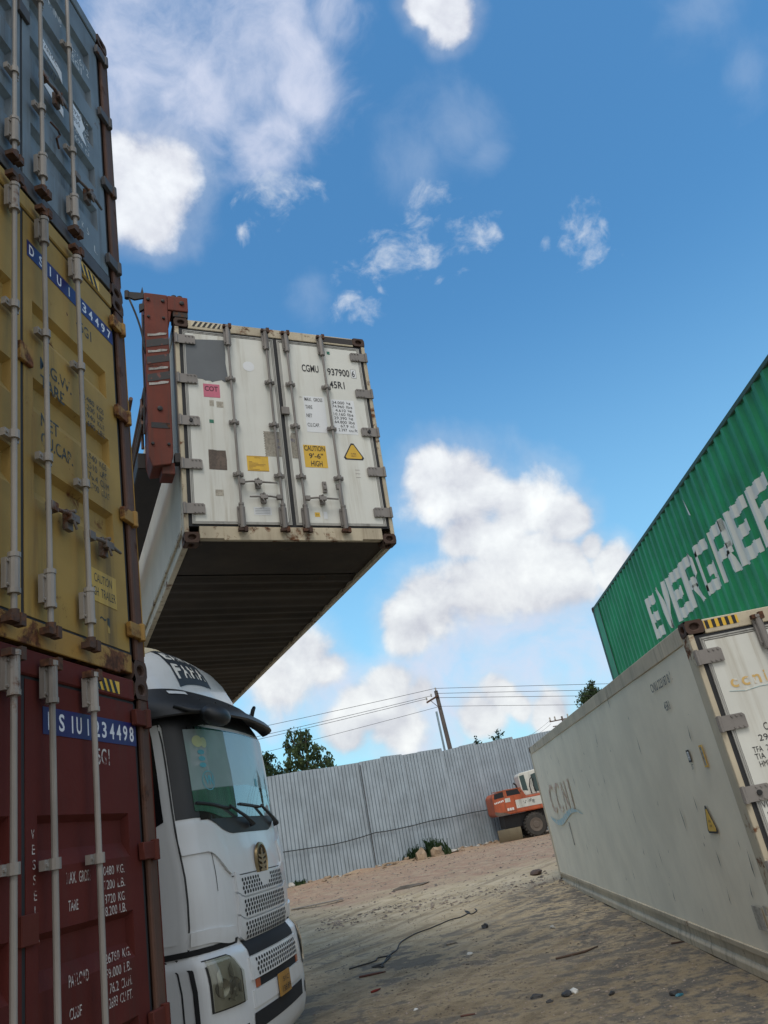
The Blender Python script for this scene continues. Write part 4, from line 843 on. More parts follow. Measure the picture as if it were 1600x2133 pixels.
for s in (-1, 1):
    hl = lambda a: .63+.0*a; hh = lambda a: 1.0-.16*ss((1.0-abs(a))/.16)
    h_ = patch(s*.87, s*1.24, .5, .85, .004, M['dark_steel'], 'headlight', truck, 12, 6, lo=lambda a: hl(a)-.010, hi=lambda a: hh(a)+.010, **kw)
    patch(s*.89, s*1.22, .5, .85, .006, M['lamp_shell'], 'lamp_shell', h_, 10, 6, lo=hl, hi=hh, **kw)
    for a, z, r in ((s*1.0, .76, .075), (s*1.13, .78, .07)):
        cc = Vector(skin(a, z, .010, **kw)); nn = (cc-Vector(skin(a, z, -.02, **kw))).normalized()
        MB().lathe(cc-nn*.004, nn, [(0, r), (.008, r*.96), (.004, r*.8), (-.0, r*.3)], 20).build('reflector', M['lamp_reflector'], h_, smooth=50)
    for a0, a1, z0, z1 in ((1.0, 1.05, .82, .95), (1.02, 1.09, .66, .74), (1.13, 1.17, .70, .93), (.92, .96, .70, .80)):
        patch(s*a0, s*a1, z0, z1, .016, M['lamp_reflector'], 'reflector_facet', h_, 2, 3, lo=lambda a, z0=z0, a0=a0: z0+.6*(abs(a)-a0), hi=lambda a, z1=z1, a0=a0: z1-.9*(abs(a)-a0), **kw)
    patch(s*.87, s*1.22, .5, .85, .026, M['lamp_glass'], 'lens', h_, 12, 6, lo=hl, hi=hh, **kw)
    patch(s*.84, s*1.15, .36, .46, .006, M['black_glass'], 'fog_lamp', bump, 4, 2, **kw)
for s in (-1, 1):
    patch(s*1.335, s*1.375, .2, 1.10, .006, M['black_hole'], 'panel_gap', bump, 2, 6, **kw); patch(s*1.46, s*1.475, .2, 1.10, .005, M['truck_plastic'], 'panel_gap', bump, 1, 6, **kw)
    patch(s*.72, s*1.9, 1.055, 1.10, .010, M['black_hole'], 'panel_gap', cab, 12, 1)
# sun visor
b = MB(); rows = []
def vis(a, t):
    z = 3.335-.265*t-.035*t*abs(a)/1.2; base = Vector(skin(a, min(z, 3.25), 0)); out = .03+.18*math.sin(math.pi/2*min(1, t*1.05))*(1-.45*ss((abs(a)-1.0)/.4))
    n0 = Vector(skin(a, z, .1))-Vector(skin(a, z, 0)); n0.z = 0; n0.normalize(); return base+n0*out+Vector((0, 0, z-base.z))
A = [-1.36+2.52*i/36 for i in range(37)]
for t in [k/7 for k in range(8)]: rows.append([vis(a, t*(1-.0*abs(a))) for a in A])
b.grid(rows); b.grid([[p+Vector((0, .02, -.015)) for p in r] for r in rows]); b.grid([rows[-1], [p+Vector((0, .02, -.015)) for p in rows[-1]]]); b.grid([[r[0] for r in rows], [r[0]+Vector((0, .02, -.015)) for r in rows]]); b.grid([[r[-1] for r in rows], [r[-1]+Vector((0, .02, -.015)) for r in rows]])
vz_ = b.build('sun_visor', M['truck_plastic'], truck, smooth=45)
b = MB(); rws = [[vis(-1.06+.22*i/4, .12+.12*j)+Vector((0, -.006, .006)) for i in range(5)] for j in range(2)]; b.grid(rws); b.build('visor_slot', M['truck_white'], vz_)
b = MB()
for a in (-.8, -.45, -.1, .25, .6, .95): p = vis(a, .45); b.lathe(p+Vector((0, -.004, .004)), (0, -.7, .5), [(0, .012), (.006, .009)], 8)
b.build('rivets', M['black_glass'], vz_)
# roof marks, mirrors, wipers
def roofpatch(x0, x1, y0, y1, m, name, rows_=2, off=.006):
    b = MB(); R3 = []
    for j in range(9):
        R3.append([roofpt(x0+(x1-x0)*i/12, y0+(y1-y0)*j/8, off) for i in range(13)])
    b.grid(R3); return b.build(name, m, truck, smooth=40)
def roofpt(x, y, off=0.0):
    lo, hi = 3.3, 4.06
    for _ in range(28):
        m_ = (lo+hi)/2; P = outline(m_, CF, CW); ins = False
        W = P[-1][0]
        if abs(x) < W:
            for p, q_ in zip(P, P[1:]):
                if p[0] <= abs(x) <= q_[0] and q_[0] > p[0]: ins = y > p[1]+(q_[1]-p[1])*(abs(x)-p[0])/(q_[0]-p[0]); break
            else: ins = True
        if ins: lo = m_
        else: hi = m_
    return Vector((x, y-off*.6, lo+off*.8))
band = roofpatch(-.70, .12, .37, .66, M['roof_band'], 'roof_lettering_band')
b = MB(); 
for r_, (yy, word) in enumerate(((.40, 'FAHA'), (.525, 'EAWA'))):
    for k, ch in enumerate(word):
        vs, fs = glyphs(ch, .03); b.add([roofpt(-.66+.19*k+.15*a, yy+.085*v, .012) for a, v in vs], fs)
b.build('lettering', M['white_mark'], band)
rb = roofpatch(-.92, -.45, .66, .95, M['sticker_cream'], 'roof_sticker')
for s in (-1, 1):
    b = MB(); p0 = Vector(skin(s*1.40, 3.05, .02)); p1 = p0+Vector((s*.16, .10, .02)); b.tube([p0, p0+Vector((s*.12, -.12, .06)), p1], .03, 8)
    b.obox(p1+Vector((s*.04, .02, -.38)), (.11, .03*s, 0), (-.02*s, .06, 0), (0, 0, .36)); b.build('side_mirror', M['truck_plastic'], truck, smooth=40, bevel=.02, seg=2)
b = MB(); c0 = Vector((-1.0, -.06, 2.99)); rows = []
for j in range(9):
    ph = math.pi*(j/8); rows.append([c0+Vector((.20*math.cos(2*math.pi*i/16)*math.sin(ph), .13*math.sin(2*math.pi*i/16)*math.sin(ph)-.02, .10*math.cos(ph)+.25*.13*math.sin(2*math.pi*i/16)*math.sin(ph))) for i in range(17)])
b.grid(rows); b.tube([vis(-1.15, .75), vis(-1.1, .95)+Vector((0, -.04, .0)), c0+Vector((-.05, .0, .04))], .022, 6); b.build('front_mirror', M['truck_plastic'], truck, smooth=True)
b = MB(); p = vis(.86, .35); b.tube([p+Vector((0, .0, -.02)), p+Vector((.0, -.03, .07)), p+Vector((.05, -.03, .10)), p+Vector((.09, .0, .07)), p+Vector((.10, .03, -.02))], [.025, .024, .022, .022, .018], 8); b.build('visor_bracket', M['truck_plastic'], truck, smooth=40)
for base, elb, t0, t1 in (((-.08, 2.03), (-.58, 2.20), (-.53, 2.18), (-1.08, 2.25)), ((.80, 2.02), (.28, 2.20), (.33, 2.19), (-.28, 2.22))):
    b = MB(); S3 = lambda a, z, o=.035: skin(a, z, o)
    b.tube([S3(*base, .02), S3(*base, .05), S3((base[0]*2+elb[0])/3, (base[1]*2+elb[1])/3, .06), S3(*elb, .05)], [.035, .03, .018, .014], 8)
    b.tube([S3(t0[0]+(t1[0]-t0[0])*k/6, t0[1]+(t1[1]-t0[1])*k/6, .022) for k in range(7)], .013, 6)
    b.build('wiper', M['truck_plastic'], truck, smooth=40)
# windscreen stickers
b = MB(); f_ = lambda a, z: Vector(skin(a, z, .0135))
def disc(mb, a, z, ra, rz, n=20, o=.0135): mb.poly([skin(a+ra*math.cos(2*math.pi*k/n), z+rz*math.sin(2*math.pi*k/n), o) for k in range(n)])
disc(b, -.95, 2.80, .07, .055); disc(b, -.86, 2.79, .05, .05); b.build('windscreen_sticker', M['sticker_lime'], truck)
b = MB()
def ring(a, z, r, w_, o=.0135, n=24):
    for k in range(n):
        t0, t1 = 2*math.pi*k/n, 2*math.pi*(k+1)/n
        b.poly([skin(a+math.cos(t)*r_, z+math.sin(t)*r_*.85, o) for t, r_ in ((t0, r), (t1, r), (t1, r-w_), (t0, r-w_))])
ring(-.86, 2.44, .105, .01)
vs, fs = glyphs('VN', .035); b.add([skin(-.925+.14*a, 2.40+.085*v, .0135) for a, v in vs], fs)
for k in range(3): disc(b, -.92, 2.70-.06*k, .05, .022)
b.build('windscreen_sticker', M['sticker_teal'], truck)
b = MB(); b.grid([[skin(.30+.07*i, 2.40+.08*j, .0135) for i in range(2)] for j in range(2)]); b.build('windscreen_sticker', M['sticker_teal'], truck)
# chassis
b = MB(); b.box(-.45, -.33, 1.0, 5.5, .75, 1.0); b.box(.33, .45, 1.0, 5.5, .75, 1.0); b.box(-.33, .33, 2.5, 2.7, .78, .98); b.box(-.33, .33, 5.2, 5.45, .78, .98); b.box(-1.0, 1.0, .35, 2.2, .55, .96); b.box(-.5, .5, 3.9, 4.8, 1.0, 1.2)
b.build('chassis', M['dark_steel'], truck, bevel=.01)
def wheel(parent, cx, cy, cz, r, w_, ax, mt, mr, name='wheel', n=28):
    ax = Vector(ax); e = empty(name, (0, 0, 0)); e.parent = parent
    b = MB(); b.lathe(Vector((cx, cy, cz))-ax*w_/2, ax, [(0, r*.55), (.0, r*.85), (w_*.12, r*.97), (w_*.3, r), (w_*.7, r), (w_*.88, r*.97), (w_, r*.85), (w_, r*.55)], n); ty = b.build('tyre', mt, e, smooth=35)
    b = MB(); b.lathe(Vector((cx, cy, cz))-ax*w_*.46, ax, [(0, r*.2), (.0, r*.56), (w_*.985, r*.56), (w_*.985, r*.50), (w_*.966, r*.46), (w_*.966, r*.28), (w_*1.01, r*.25), (w_*1.01, r*.08)], n); b.build('rim', mr, e, smooth=35)
    return e
for s in (-1, 1):
    wheel(truck, s*1.03, 1.45, .5, .5, .3, (s, 0, 0), M['tyre'], M['reefer_zinc'])
    wheel(truck, s*.93, 4.6, .5, .5, .55, (s, 0, 0), M['tyre'], M['reefer_zinc'])
# ------------------------------------------------------------------ container handler (local axes follow the lifted box)
hd = empty('container_handler', None, 0, 'red container handler whose end arm grips the top corner of the lifted white container', 'container handler', None, SMX)
HP = [M['spreader_red'], M['spreader_dark']]
b = MB()
b.prism([(-.335, -.015, .99), (-.30, -.015, .87), (-.10, -.015, .91), (-.075, -.015, 1.02), (-.065, -.015, 3.20), (-.335, -.015, 3.20)], (0, .32, 0))
b.box(-.065, .175, -.012, .22, 2.985, 3.20)
b.prism([(-.065, .0, 2.985), (-.065, .0, 2.72), (-.02, .0, 2.985)], (0, .2, 0)); b.box(-.20, -.06, .02, .25, .80, .95)
arm = b.build('end_arm', HP[0], hd, bevel=.012, seg=2)
b = MB(); b.box(-.005, .17, .0, .19, 2.905, 2.985); b.tube([(.08, .09, 2.85), (.08, .09, 3.0)], .03, 10); b.box(-.06, .0, .0, .1, .94, 1.06)
for x in (.02, .09): b.tube([(x, .05, 3.20), (x, .05, 3.245)], .035, 10)
b.build('twistlock', HP[1], arm, bevel=.006)
b = MB()
for z in (2.50, 2.27, 2.03): b.prism([(-.325, -.0175, z-.09), (-.075, -.0175, z-.02), (-.075, -.0175, z+.08), (-.325, -.0175, z+.01)], (0, -.0015, 0))
b.build('warning_stripes', M['stripe_worn'], arm)
b = MB()
for z in (2.60, 2.37, 2.13, 1.93): b.prism([(-.31, -.0175, z-.035), (-.20, -.0175, z-.01), (-.10, -.0175, z+.015), (-.09, -.0175, z+.04), (-.17, -.0175, z+.035), (-.22, -.0175, z+.01), (-.31, -.0175, z+.0)], (0, -.0025, 0))
b.build('peeled_tape', M['tape_torn'], arm)
b = MB()
for x, z, r_ in ((-.29, 3.10, .022), (-.12, 3.10, .022), (.10, 3.10, .028), (-.29, 1.15, .018), (-.12, 1.15, .018), (-.20, 1.60, .03), (-.29, 2.85, .018), (-.12, 2.85, .018)): b.lathe((x, -.012, z), (0, -1, 0), [(0, r_), (.016, r_), (.02, r_*.7)], 8)
b.box(-.30, -.10, -.0185, -.010, 1.35, 1.42); b.tube([(-.345, .04, 2.9), (-.36, .05, 2.4), (-.35, .06, 1.9), (-.37, .05, 1.3)], .011, 6); b.build('bolts', M['dark_steel'], arm, smooth=35)
b = MB(); b.prism([(-.335, .0, 3.20), (-.50, .0, 3.19), (-.53, .0, 3.12), (-.44, .0, 3.09), (-.335, .0, 3.13)], (0, .03, 0)); b.prism([(-.335, .0, 3.05), (-.39, .0, 3.03), (-.385, .0, 2.93), (-.335, .0, 2.97)], (0, .05, 0)); b.tube([(-.525, .015, 3.10), (-.525, .015, 3.20)], .03, 8); b.prism([(-.37, .0, 3.20), (-.335, .0, 3.20), (-.35, .0, 3.29)], (0, .02, 0)); b.build('bracket', M['spreader_dark'], hd)
b = MB(); b.tube([(-.50+.165*t+.03*math.sin(math.pi*t), .0, 3.08-.75*t) for t in [k/8 for k in range(9)]], .013, 6); b.build('hose', M['wire_black'], hd, smooth=True)
b = MB(); b.box(-.42, -.12, .30, 11.9, 1.0, 1.20); b.box(-.335, -.065, 11.6, 11.95, .87, 3.2); b.box(-.065, .175, 11.7, 11.93, 2.99, 3.2); b.build('spreader_beam', M['spreader_dark'], hd, bevel=.01)
b = MB()
for x, z in ((-.345, 1.90), (-.36, 1.66), (-.38, 1.45), (-.50, 1.75)): b.tube([(x, .06, z), (x, 11.2, z-.05)], .022, 8)
for k in range(8): b.tube([(-.36, .3+k*1.5, 1.90), (-.36, .3+k*1.5, 1.25)], .018, 6)
b.build('railing', M['rail_brown'], hd)
b = MB(); GZ = -4.84
for y in (7.2, 9.3): b.box(-1.55, -1.25, y, y+.25, GZ+.4, 3.9)
for z in (-3.5, .6, 3.6): b.box(-1.5, -1.3, 7.4, 9.4, z, z+.25)
b.box(-1.25, -.9, 7.3, 9.4, .9, 2.0); b.build('mast', M['spreader_red'], hd, bevel=.01)
b = MB(); b.box(-6.4, -1.7, 7.2, 9.5, GZ+.7, GZ+1.9); b.box(-6.6, -5.2, 7.1, 9.6, GZ+.8, GZ+2.6); b.build('chassis', M['spreader_red'], hd, bevel=.05, seg=2)
b = MB(); b.box(-4.6, -3.2, 7.6, 9.1, GZ+1.9, GZ+3.7); b.build('cab', M['black_glass'], hd, bevel=.06, seg=2)
for x in (-2.2, -5.6):
    for y, s in ((7.0, -1), (9.7, 1)): wheel(hd, x, y, GZ+.75+.035*x, .75, .55, (0, s, 0), M['tyre'], M['spreader_red'])
# ------------------------------------------------------------------ fence of corrugated metal sheets
F0, FD = Vector((-6.28, 32.15, 0)), Vector((.8563, .5165, 0)); FN = Vector((.5165, -.8563, 0))
fence = empty('metal_fence', F0, math.atan2(FD.y, FD.x), 'tall fence of weathered grey corrugated metal sheets across the back of the yard', 'fence')
rf = random.Random(3)
brk_ = [-16+1.05*k for k in range(15)]+[-.52, .95, 2.25, 3.70, 4.73, 5.75, 6.6, 7.82, 8.8, 9.72, 10.8, 11.86, 12.9, 14.2, 15.3, 16.5, 17.7, 19]
tops = {3: (4.62, 4.64), 4: (4.72, 4.70)}
fixed = {-.52: (4.58, 4.62), .95: (4.62, 4.60), 2.25: (4.60, 4.62), 3.70: (4.63, 4.66), 4.73: (4.72, 4.70), 5.75: (4.66, 4.68), 6.6: (4.70, 4.71), 7.82: (4.58, 4.66), 8.8: (4.68, 4.74), 9.72: (4.65, 4.70), 10.8: (4.71, 4.77), 11.86: (4.65, 4.72), 12.9: (4.74, 4.80)}
for i in range(len(brk_)-1):
    s0, s1 = brk_[i], brk_[i+1]+.04; t0, t1 = fixed.get(s0, (4.64+rf.uniform(-.06, .06),)*2)
    us = []; k = 0; p = .16
    while s0+k*p < s1:
        for f_, d_ in ((.0, 0), (.66, -.010), (.74, .045), (.90, .045), (.98, 0)): us.append((s0+(k+f_)*p, d_))
        k += 1
    us = [u for u in us if u[0] < s1]+[(s1, 0)]; dy = .006*(i % 2); ln = rf.uniform(-.01, .01)
    b = MB(); b.grid([[(u, d_+dy+ln*zf*3, (.25 if zf == 0 else (t0+(t1-t0)*(u-s0)/(s1-s0))*zf)) for u, d_ in us] for zf in (0, .35, .7, 1)]); b.build('metal_sheet', M['fence_metal'], fence)
b = MB()
for z in (1.6, 3.1, 4.4): b.box(-16, 19, .13, .19, z, z+.06)
for k in range(12): b.box(-16+k*3.15, -15.9+k*3.15, .19, .29, .2, 4.6)
b.build('fence_frame', M['rust_steel'], fence)
MB().tube([(3.69+.004*z, -.05, z) for z in (.4, 1.5, 3, 4.5)], .014, 6).build('joint_strip', M['spreader_dark'], fence)
b = MB(); pts = [(-6, 1.70), (-3, 1.76), (-.1, 1.74), (.9, 1.70), (1.9, 1.66), (2.6, 1.68), (3.3, 1.73), (3.9, 1.79), (4.4, 1.76), (5.5, 1.77), (6.6, 1.82), (7.66, 1.81), (8.8, 1.83), (9.98, 1.80), (12, 1.82), (15, 1.80)]
b.tube([F0+FD*s+FN*.075+Vector((0, 0, z)) for s, z in pts], .017, 6)
tag(b.build('cable', M['wire_black'], None, smooth=True), 'thin dark cable sagging along the middle of the metal fence', 'cable')
# ------------------------------------------------------------------ excavator
ex = empty('excavator', (3.0, 34.63, .44), math.radians(4), 'orange and white wheeled excavator parked against the metal fence', 'excavator')
b = MB(); P = [(-.92, 1.10), (-.80, 1.02), (2.6, 1.02), (2.6, 1.62), (.52, 1.62), (.40, 1.90), (.18, 1.99), (-.35, 2.0), (-.80, 1.93), (-.92, 1.80)]
b.prism([(x, 0, z) for x, z in P], (0, 2.35, 0)); b.build('upper_body', M['orange_paint'], ex, bevel=.05, seg=2)
b = MB(); b.prism([(-.84, -.006, 1.70), (-.42, -.006, 1.72), (-.42, -.006, 1.94), (-.80, -.006, 1.90)], (0, .02, 0)); b.prism([(-.28, -.006, 1.74), (.30, -.006, 1.74), (.22, -.006, 1.94), (-.28, -.006, 1.95)], (0, .02, 0)); b.build('engine_vents', M['black_hole'], ex)
b = MB(); b.box(-.60, .0, -.014, -.004, 1.13, 1.17); b.box(-.45, -.41, -.016, -.004, 1.20, 1.48); b.box(.30, .36, -.02, .02, 1.60, 1.95); b.build('body_trim', M['orange_worn'], ex)
b = MB(); b.prism([(-.92, -.012, 1.10), (-.80, -.012, 1.02), (-.30, -.012, 1.02), (-.42, -.012, 1.09), (-.70, -.012, 1.16), (-.92, -.012, 1.22)], (0, .02, 0)); b.build('mud_crust', M['brown_residue'], ex)
b = MB(); b.box(-.42, -.32, -.012, .02, 1.68, 1.96); b.box(-.88, .36, -.012, .03, 1.955, 1.985); b.box(-.02, .0, -.010, .01, 1.05, 1.68); b.build('hood_trim', M['orange_worn'], ex)
b = MB(); b.box(.02, 2.58, -.008, .01, 1.20, 1.53); b.box(-.40, -.18, -.008, .01, 1.50, 1.66); b.build('white_panel', M['machine_white'], ex)
b = MB(); rk = random.Random(2)
for k in range(16): x = .06+rk.random()*.75; z = 1.27+rk.random()*.16; b.box(x, x+rk.uniform(.01, .05), -.011, -.0085, z, z+rk.uniform(.008, .03))
for k in range(4):
    for dx, dz in ((0, .03), (.03, 0), (-.03, 0), (0, -.03)): x0, z0 = .62+.12*(k % 2)+.05*(k//2), 1.40+.05*(k//2)-.06*(k % 2); b.box(x0+dx-.012, x0+dx+.012, -.012, -.0086, z0+dz-.012, z0+dz+.012)
b.build('painted_marks', M['black_mark'], ex)
b = MB()
for x in range(6): b.box(-.86+.07*x, -.815+.07*x, -.003, .0, 1.50+.01*x, 1.57+.01*x)
for x in range(3): b.box(-.38+.10*x, -.30+.10*x, -.003, .0, 1.17, 1.27)
b.build('painted_marks', M['white_mark'], ex)
b = MB(); b.prism([(.42, .15, 1.62), (.38, .15, 2.44), (.46, .15, 2.54), (1.30, .15, 2.60), (1.45, .15, 2.5), (1.55, .15, 1.62)], (0, 1.1, 0)); cb = b.build('cab', M['machine_white'], ex, bevel=.03, seg=2)
b = MB(); b.prism([(.46, .143, 1.85), (.43, .143, 2.42), (.64, .143, 2.45), (.68, .143, 1.80)], (0, .01, 0)); b.prism([(.95, .143, 1.72), (.92, .143, 2.40), (1.36, .143, 2.48), (1.45, .143, 1.68)], (0, .01, 0)); b.build('window', M['machine_glass'], cb)
b = MB(); b.tube([(.80, .10, 1.66), (.76, .06, 1.95), (.84, .05, 2.22), (.98, .06, 2.34)], .022, 6); b.tube([(1.0, .08, 1.66), (.92, .05, 1.95), (1.0, .05, 2.25)], .02, 6); b.build('hose', M['wire_black'], ex, smooth=True)
b = MB(); b.tube([(.30, .5, 1.98), (.27, .5, 2.12), (.18, .5, 2.2)], .035, 8); b.build('exhaust', M['dark_steel'], ex)
b = MB(); b.box(-.55, 3.2, .35, 2.0, .50, 1.0); b.box(.15, .55, .1, 2.2, .38, .62); b.box(2.4, 2.8, .1, 2.2, .38, .62); b.lathe((1.3, 1.17, .9), (0, 0, 1), [(0, .75), (.14, .75)], 24); b.bar((-.75, .6, .3), (.3, .6, .6), .12, .14); b.bar((-.75, 1.7, .3), (.3, 1.7, .6), .12, .14); b.build('undercarriage', M['dark_steel'], ex, bevel=.01)
b = MB(); R4 = []
for j in range(6): t = j/5; R4.append([(x, -.02+.03*(1-(2*t-1)**2)*-1+.12-.04*t, .03+.47*t) for x in (-.98, .0)])
b.grid(R4); b.grid([[(x, y+.05, z) for x, y, z in r] for r in R4]); b.grid([R4[-1], [(x, y+.05, z) for x, y, z in R4[-1]]]); b.grid([[r[-1] for r in R4], [(r[-1][0], r[-1][1]+.05, r[-1][2]) for r in R4]]); b.grid([[r[0] for r in R4], [(r[0][0], r[0][1]+.05, r[0][2]) for r in R4]])
b.build('dozer_blade', M['blade_steel'], ex)
def tread(parent, cx, cz, y, w_):
    b = MB()
    for k in range(22):
        a = 2*math.pi*k/22; r0 = .462; ca, sa = math.cos(a), math.sin(a)
        for s in (0, 1): b.obox((cx+ca*r0, y+(s-.5)*w_*.5, cz+sa*r0), (ca*.03, 0, sa*.03), (0, w_*.22, 0), (-sa*.028, 0, ca*.028))
    return b
for x in (.66, 2.7):
    for y in (.22, 2.1):
        wl = wheel(ex, x, y, .46, .475, .42, (0, -1 if y < 1 else 1, 0), M['tyre'], M['rim_brown']); tread(wl, x, .46, y, .42).build('tread', M['tyre'], wl)
b = MB(); b.prism([(1.7, .9, 1.5), (2.6, .9, 1.6), (4.2, .9, 3.4), (4.0, .9, 3.7), (3.6, .9, 3.6), (1.9, .9, 1.9)], (0, .4, 0)); b.prism([(4.0, .95, 3.7), (4.3, .95, 3.5), (4.9, .95, 1.3), (4.6, .95, 1.3)], (0, .3, 0)); b.build('boom', M['orange_paint'], ex, bevel=.03)
# ------------------------------------------------------------------ poles and wires
pole = empty('utility_pole', (1.16, 42, .3), 0, 'brown concrete utility pole with a short crossarm rising behind the fence', 'utility pole')
b = MB(); b.tube([(.0, 0, 0), (-.31, 0, 7.83)], [.15, .10], 10); b.build('pole_shaft', M['concrete'], pole, smooth=35)
b = MB(); b.bar((-.92, -.12, 7.30), (-.22, -.12, 7.55), .07, .09); b.bar((-.70, -.12, 7.38), (-.26, -.12, 6.85), .03, .03); b.build('crossarm', M['rust_steel'], pole)
for x, z in ((-.88, 7.42), (-.60, 7.55), (-.31, 7.83)):
    MB().lathe((x, -.12, z), (0, 0, 1), [(0, .03), (.04, .05), (.08, .035), (.12, .05), (.17, .02)], 10).build('insulator', M['porcelain'], pole, smooth=40)
b = MB(); b.tube([(.69, 39.6, .4), (.62, 39.6, 6.76)], .055, 8); tag(b.build('pipe_post', M['pipe_blue'], None, smooth=35), 'thin pale blue pipe standing upright just left of the utility pole', 'pipe post')
p2 = empty('utility_pole', (13.4, 80, 0), 0, 'distant utility pole whose insulators just show above the white container', 'utility pole')
b = MB(); b.tube([(0, 0, 0), (0, 0, 9.1)], [.16, .1], 8); b.build('pole_shaft', M['concrete'], p2)
b = MB(); b.box(-1.3, 1.3, -.06, .06, 8.75, 8.85); b.box(-1.1, 1.1, -.05, .05, 8.25, 8.33); b.build('crossarm', M['rust_steel'], p2)
for x in (-1.2, -.7, .6, 1.2): MB().lathe((x, 0, 8.85), (0, 0, 1), [(0, .05), (.1, .10), (.2, .06), (.3, .09), (.4, .03)], 8).build('insulator', M['porcelain'], p2)
def wire(a, b_, sag, r, label, grp=None):
    mb = MB(); a, b_ = Vector(a), Vector(b_); mb.tube([a.lerp(b_, k/14)-Vector((0, 0, sag*4*(k/14)*(1-k/14))) for k in range(15)], r, 5)
    return tag(mb.build('power_line', M['wire_black'], None, smooth=True), label, 'power line', grp or 'power lines strung from the utility pole')
T0 = Vector((.85, 41.9, 8.25))
wire(T0, (-34, 41, 8.1), .25, .012, 'topmost power line running left from the pole towards the truck visor')
wire(T0+Vector((-.3, 0, -.34)), (-34, 41, 7.35), .25, .012, 'second power line from the top running left from the pole')
wire(T0+Vector((-.55, 0, -.45)), (-34, 41, 7.05), .25, .012, 'third power line from the top running left from the pole')
wire((.93, 41.9, 7.28), (-34, 41, 5.7), .2, .010, 'lowest power line running left from the pole, low over the treetop')
for z0, z1, l in ((8.25, 4.86, 'topmost power line running right from the pole towards the green container'), (7.98, 4.45, 'second power line from the top running right from the pole'), (7.75, 4.0, 'third power line from the top running right from the pole')): wire((.85, 41.9, z0), (25, 44, z1-.4), -.02, .012, l)
wire((.93, 41.9, 7.28), (25, 44, 3.1), -.02, .010, 'lowest power line running right from the pole')
for dz, l in ((0, 'upper faint wire climbing to the distant pole'), (-.35, 'lower faint wire climbing to the distant pole')): wire((12.2, 80, 8.95+dz), (2.2, 41.0, 4.1+dz*.3), .25, .011, l, 'faint wires to the distant pole')
from mathutils import noise as mn
# ------------------------------------------------------------------ trees and plants
def leafmat(name, c0, c1):
    m_ = bpy.data.materials.new(name); m_.use_nodes = True; t = NT(m_.node_tree); co = t.n('TexCoord').outputs['Object']
    col = t.mix(t.ramp(t.noise(co, 1.6, 3), .35, .65), c0, c1); col = t.mix(t.ramp(t.noise(co, 9, 2), .3, .7), t.mix(.5, col, (.01, .02, .008)), col)
    d = t.n('BsdfDiffuse', {'Color': col}); tr = t.n('BsdfTranslucent', {'Color': col}); t.n('OutputMaterial', {'Surface': t.n('MixShader', {0: .5, 1: d, 2: tr})}); return m_
M['leaf'] = leafmat('leaf', (.085, .12, .065), (.15, .20, .085)); M['leaf_dark'] = leafmat('leaf_dark', (.055, .085, .05), (.10, .15, .07)); M['grass_blade'] = leafmat('grass_blade', (.04, .075, .04), (.085, .13, .06))
def tree(loc, label, trunk_h, limbs, blobs, nleaf, size, droop, m, seed, group='trees behind the fence'):
    r = random.Random(seed); t = empty('tree', loc, 0, label, 'tree', group)
    b = MB(); b.tube([(0, 0, 0), (.05, .03, trunk_h*.5), (.0, 0, trunk_h)], [.16, .12, .08], 8)
    for (x, y, z), _r in blobs: b.tube([(0, 0, trunk_h*.7), (x*.5, y*.5, (trunk_h+z)/2), (x, y, z)], [.06, .04, .015], 5)
    for (x, y, z), rr in blobs:
        for k in range(3): b.tube([(x*.6, y*.6, z*.8+trunk_h*.2), (x+r.uniform(-1, 1)*rr, y+r.uniform(-1, 1)*rr, z+r.uniform(-.3, 1)*rr)], [.02, .006], 4)
    b.build('trunk', M['bark'], t, smooth=True)
    vs, fs = [], []; tot = sum(rr**2 for _, rr in blobs)
    for (x, y, z), rr in blobs:
        n = int(nleaf*rr**2/tot); ncl = max(6, n//16)
        for c_ in range(ncl):
            while True:
                d = Vector((r.uniform(-1, 1), r.uniform(-1, 1), r.uniform(-1, 1)))
                if .25 < d.length < 1: break
            cc = Vector((x, y, z))+d*rr; cs = rr*r.uniform(.09, .22)
            strand = droop and r.random() < .6; sl = r.uniform(.3, .8); sx_, sy_ = r.uniform(-.2, .2), r.uniform(-.2, .2)
            for k in range(n//ncl):
                p = cc+Vector((r.gauss(0, cs), r.gauss(0, cs), r.gauss(0, cs)))
                if strand: q0 = r.random(); p = cc+Vector((sx_*q0+r.gauss(0, .05), sy_*q0+r.gauss(0, .05), .2-q0*sl))
                ln = size*r.uniform(.6, 1.4); wd = ln*r.uniform(.22, .38)
                ax = Vector((r.uniform(-1, 1), r.uniform(-1, 1), r.uniform(-1, 1)+(-1.6 if droop else 0))).normalized(); sd_ = ax.cross(Vector((r.uniform(-1, 1), r.uniform(-1, 1), r.uniform(-1, 1)))).normalized()
                o = len(vs); vs += [p-sd_*wd*.3, p+ax*ln*.5-sd_*wd, p+ax*ln, p+ax*ln*.5+sd_*wd]; fs.append((o, o+1, o+2, o+3))
    b = MB(); b.add(vs, fs); b.build('crown', m, t, norm=False); return t
tree((-7.0, 44.5, .4), 'tallest leafy tree behind the fence, with drooping twigs, right of the truck windscreen', 4.2, 5, [((-.2, 0, 6.0), 1.05), ((-.3, .1, 6.9), .75), ((.6, 0, 5.7), .85), ((1.1, .1, 5.0), .75), ((-1.0, 0, 5.3), .8), ((.2, 0, 7.25), .35), ((-.6, 0, 7.2), .35), ((0, .2, 4.7), 1.1), ((1.7, 0, 4.5), .5)], 4200, .19, True, M['leaf'], 1)
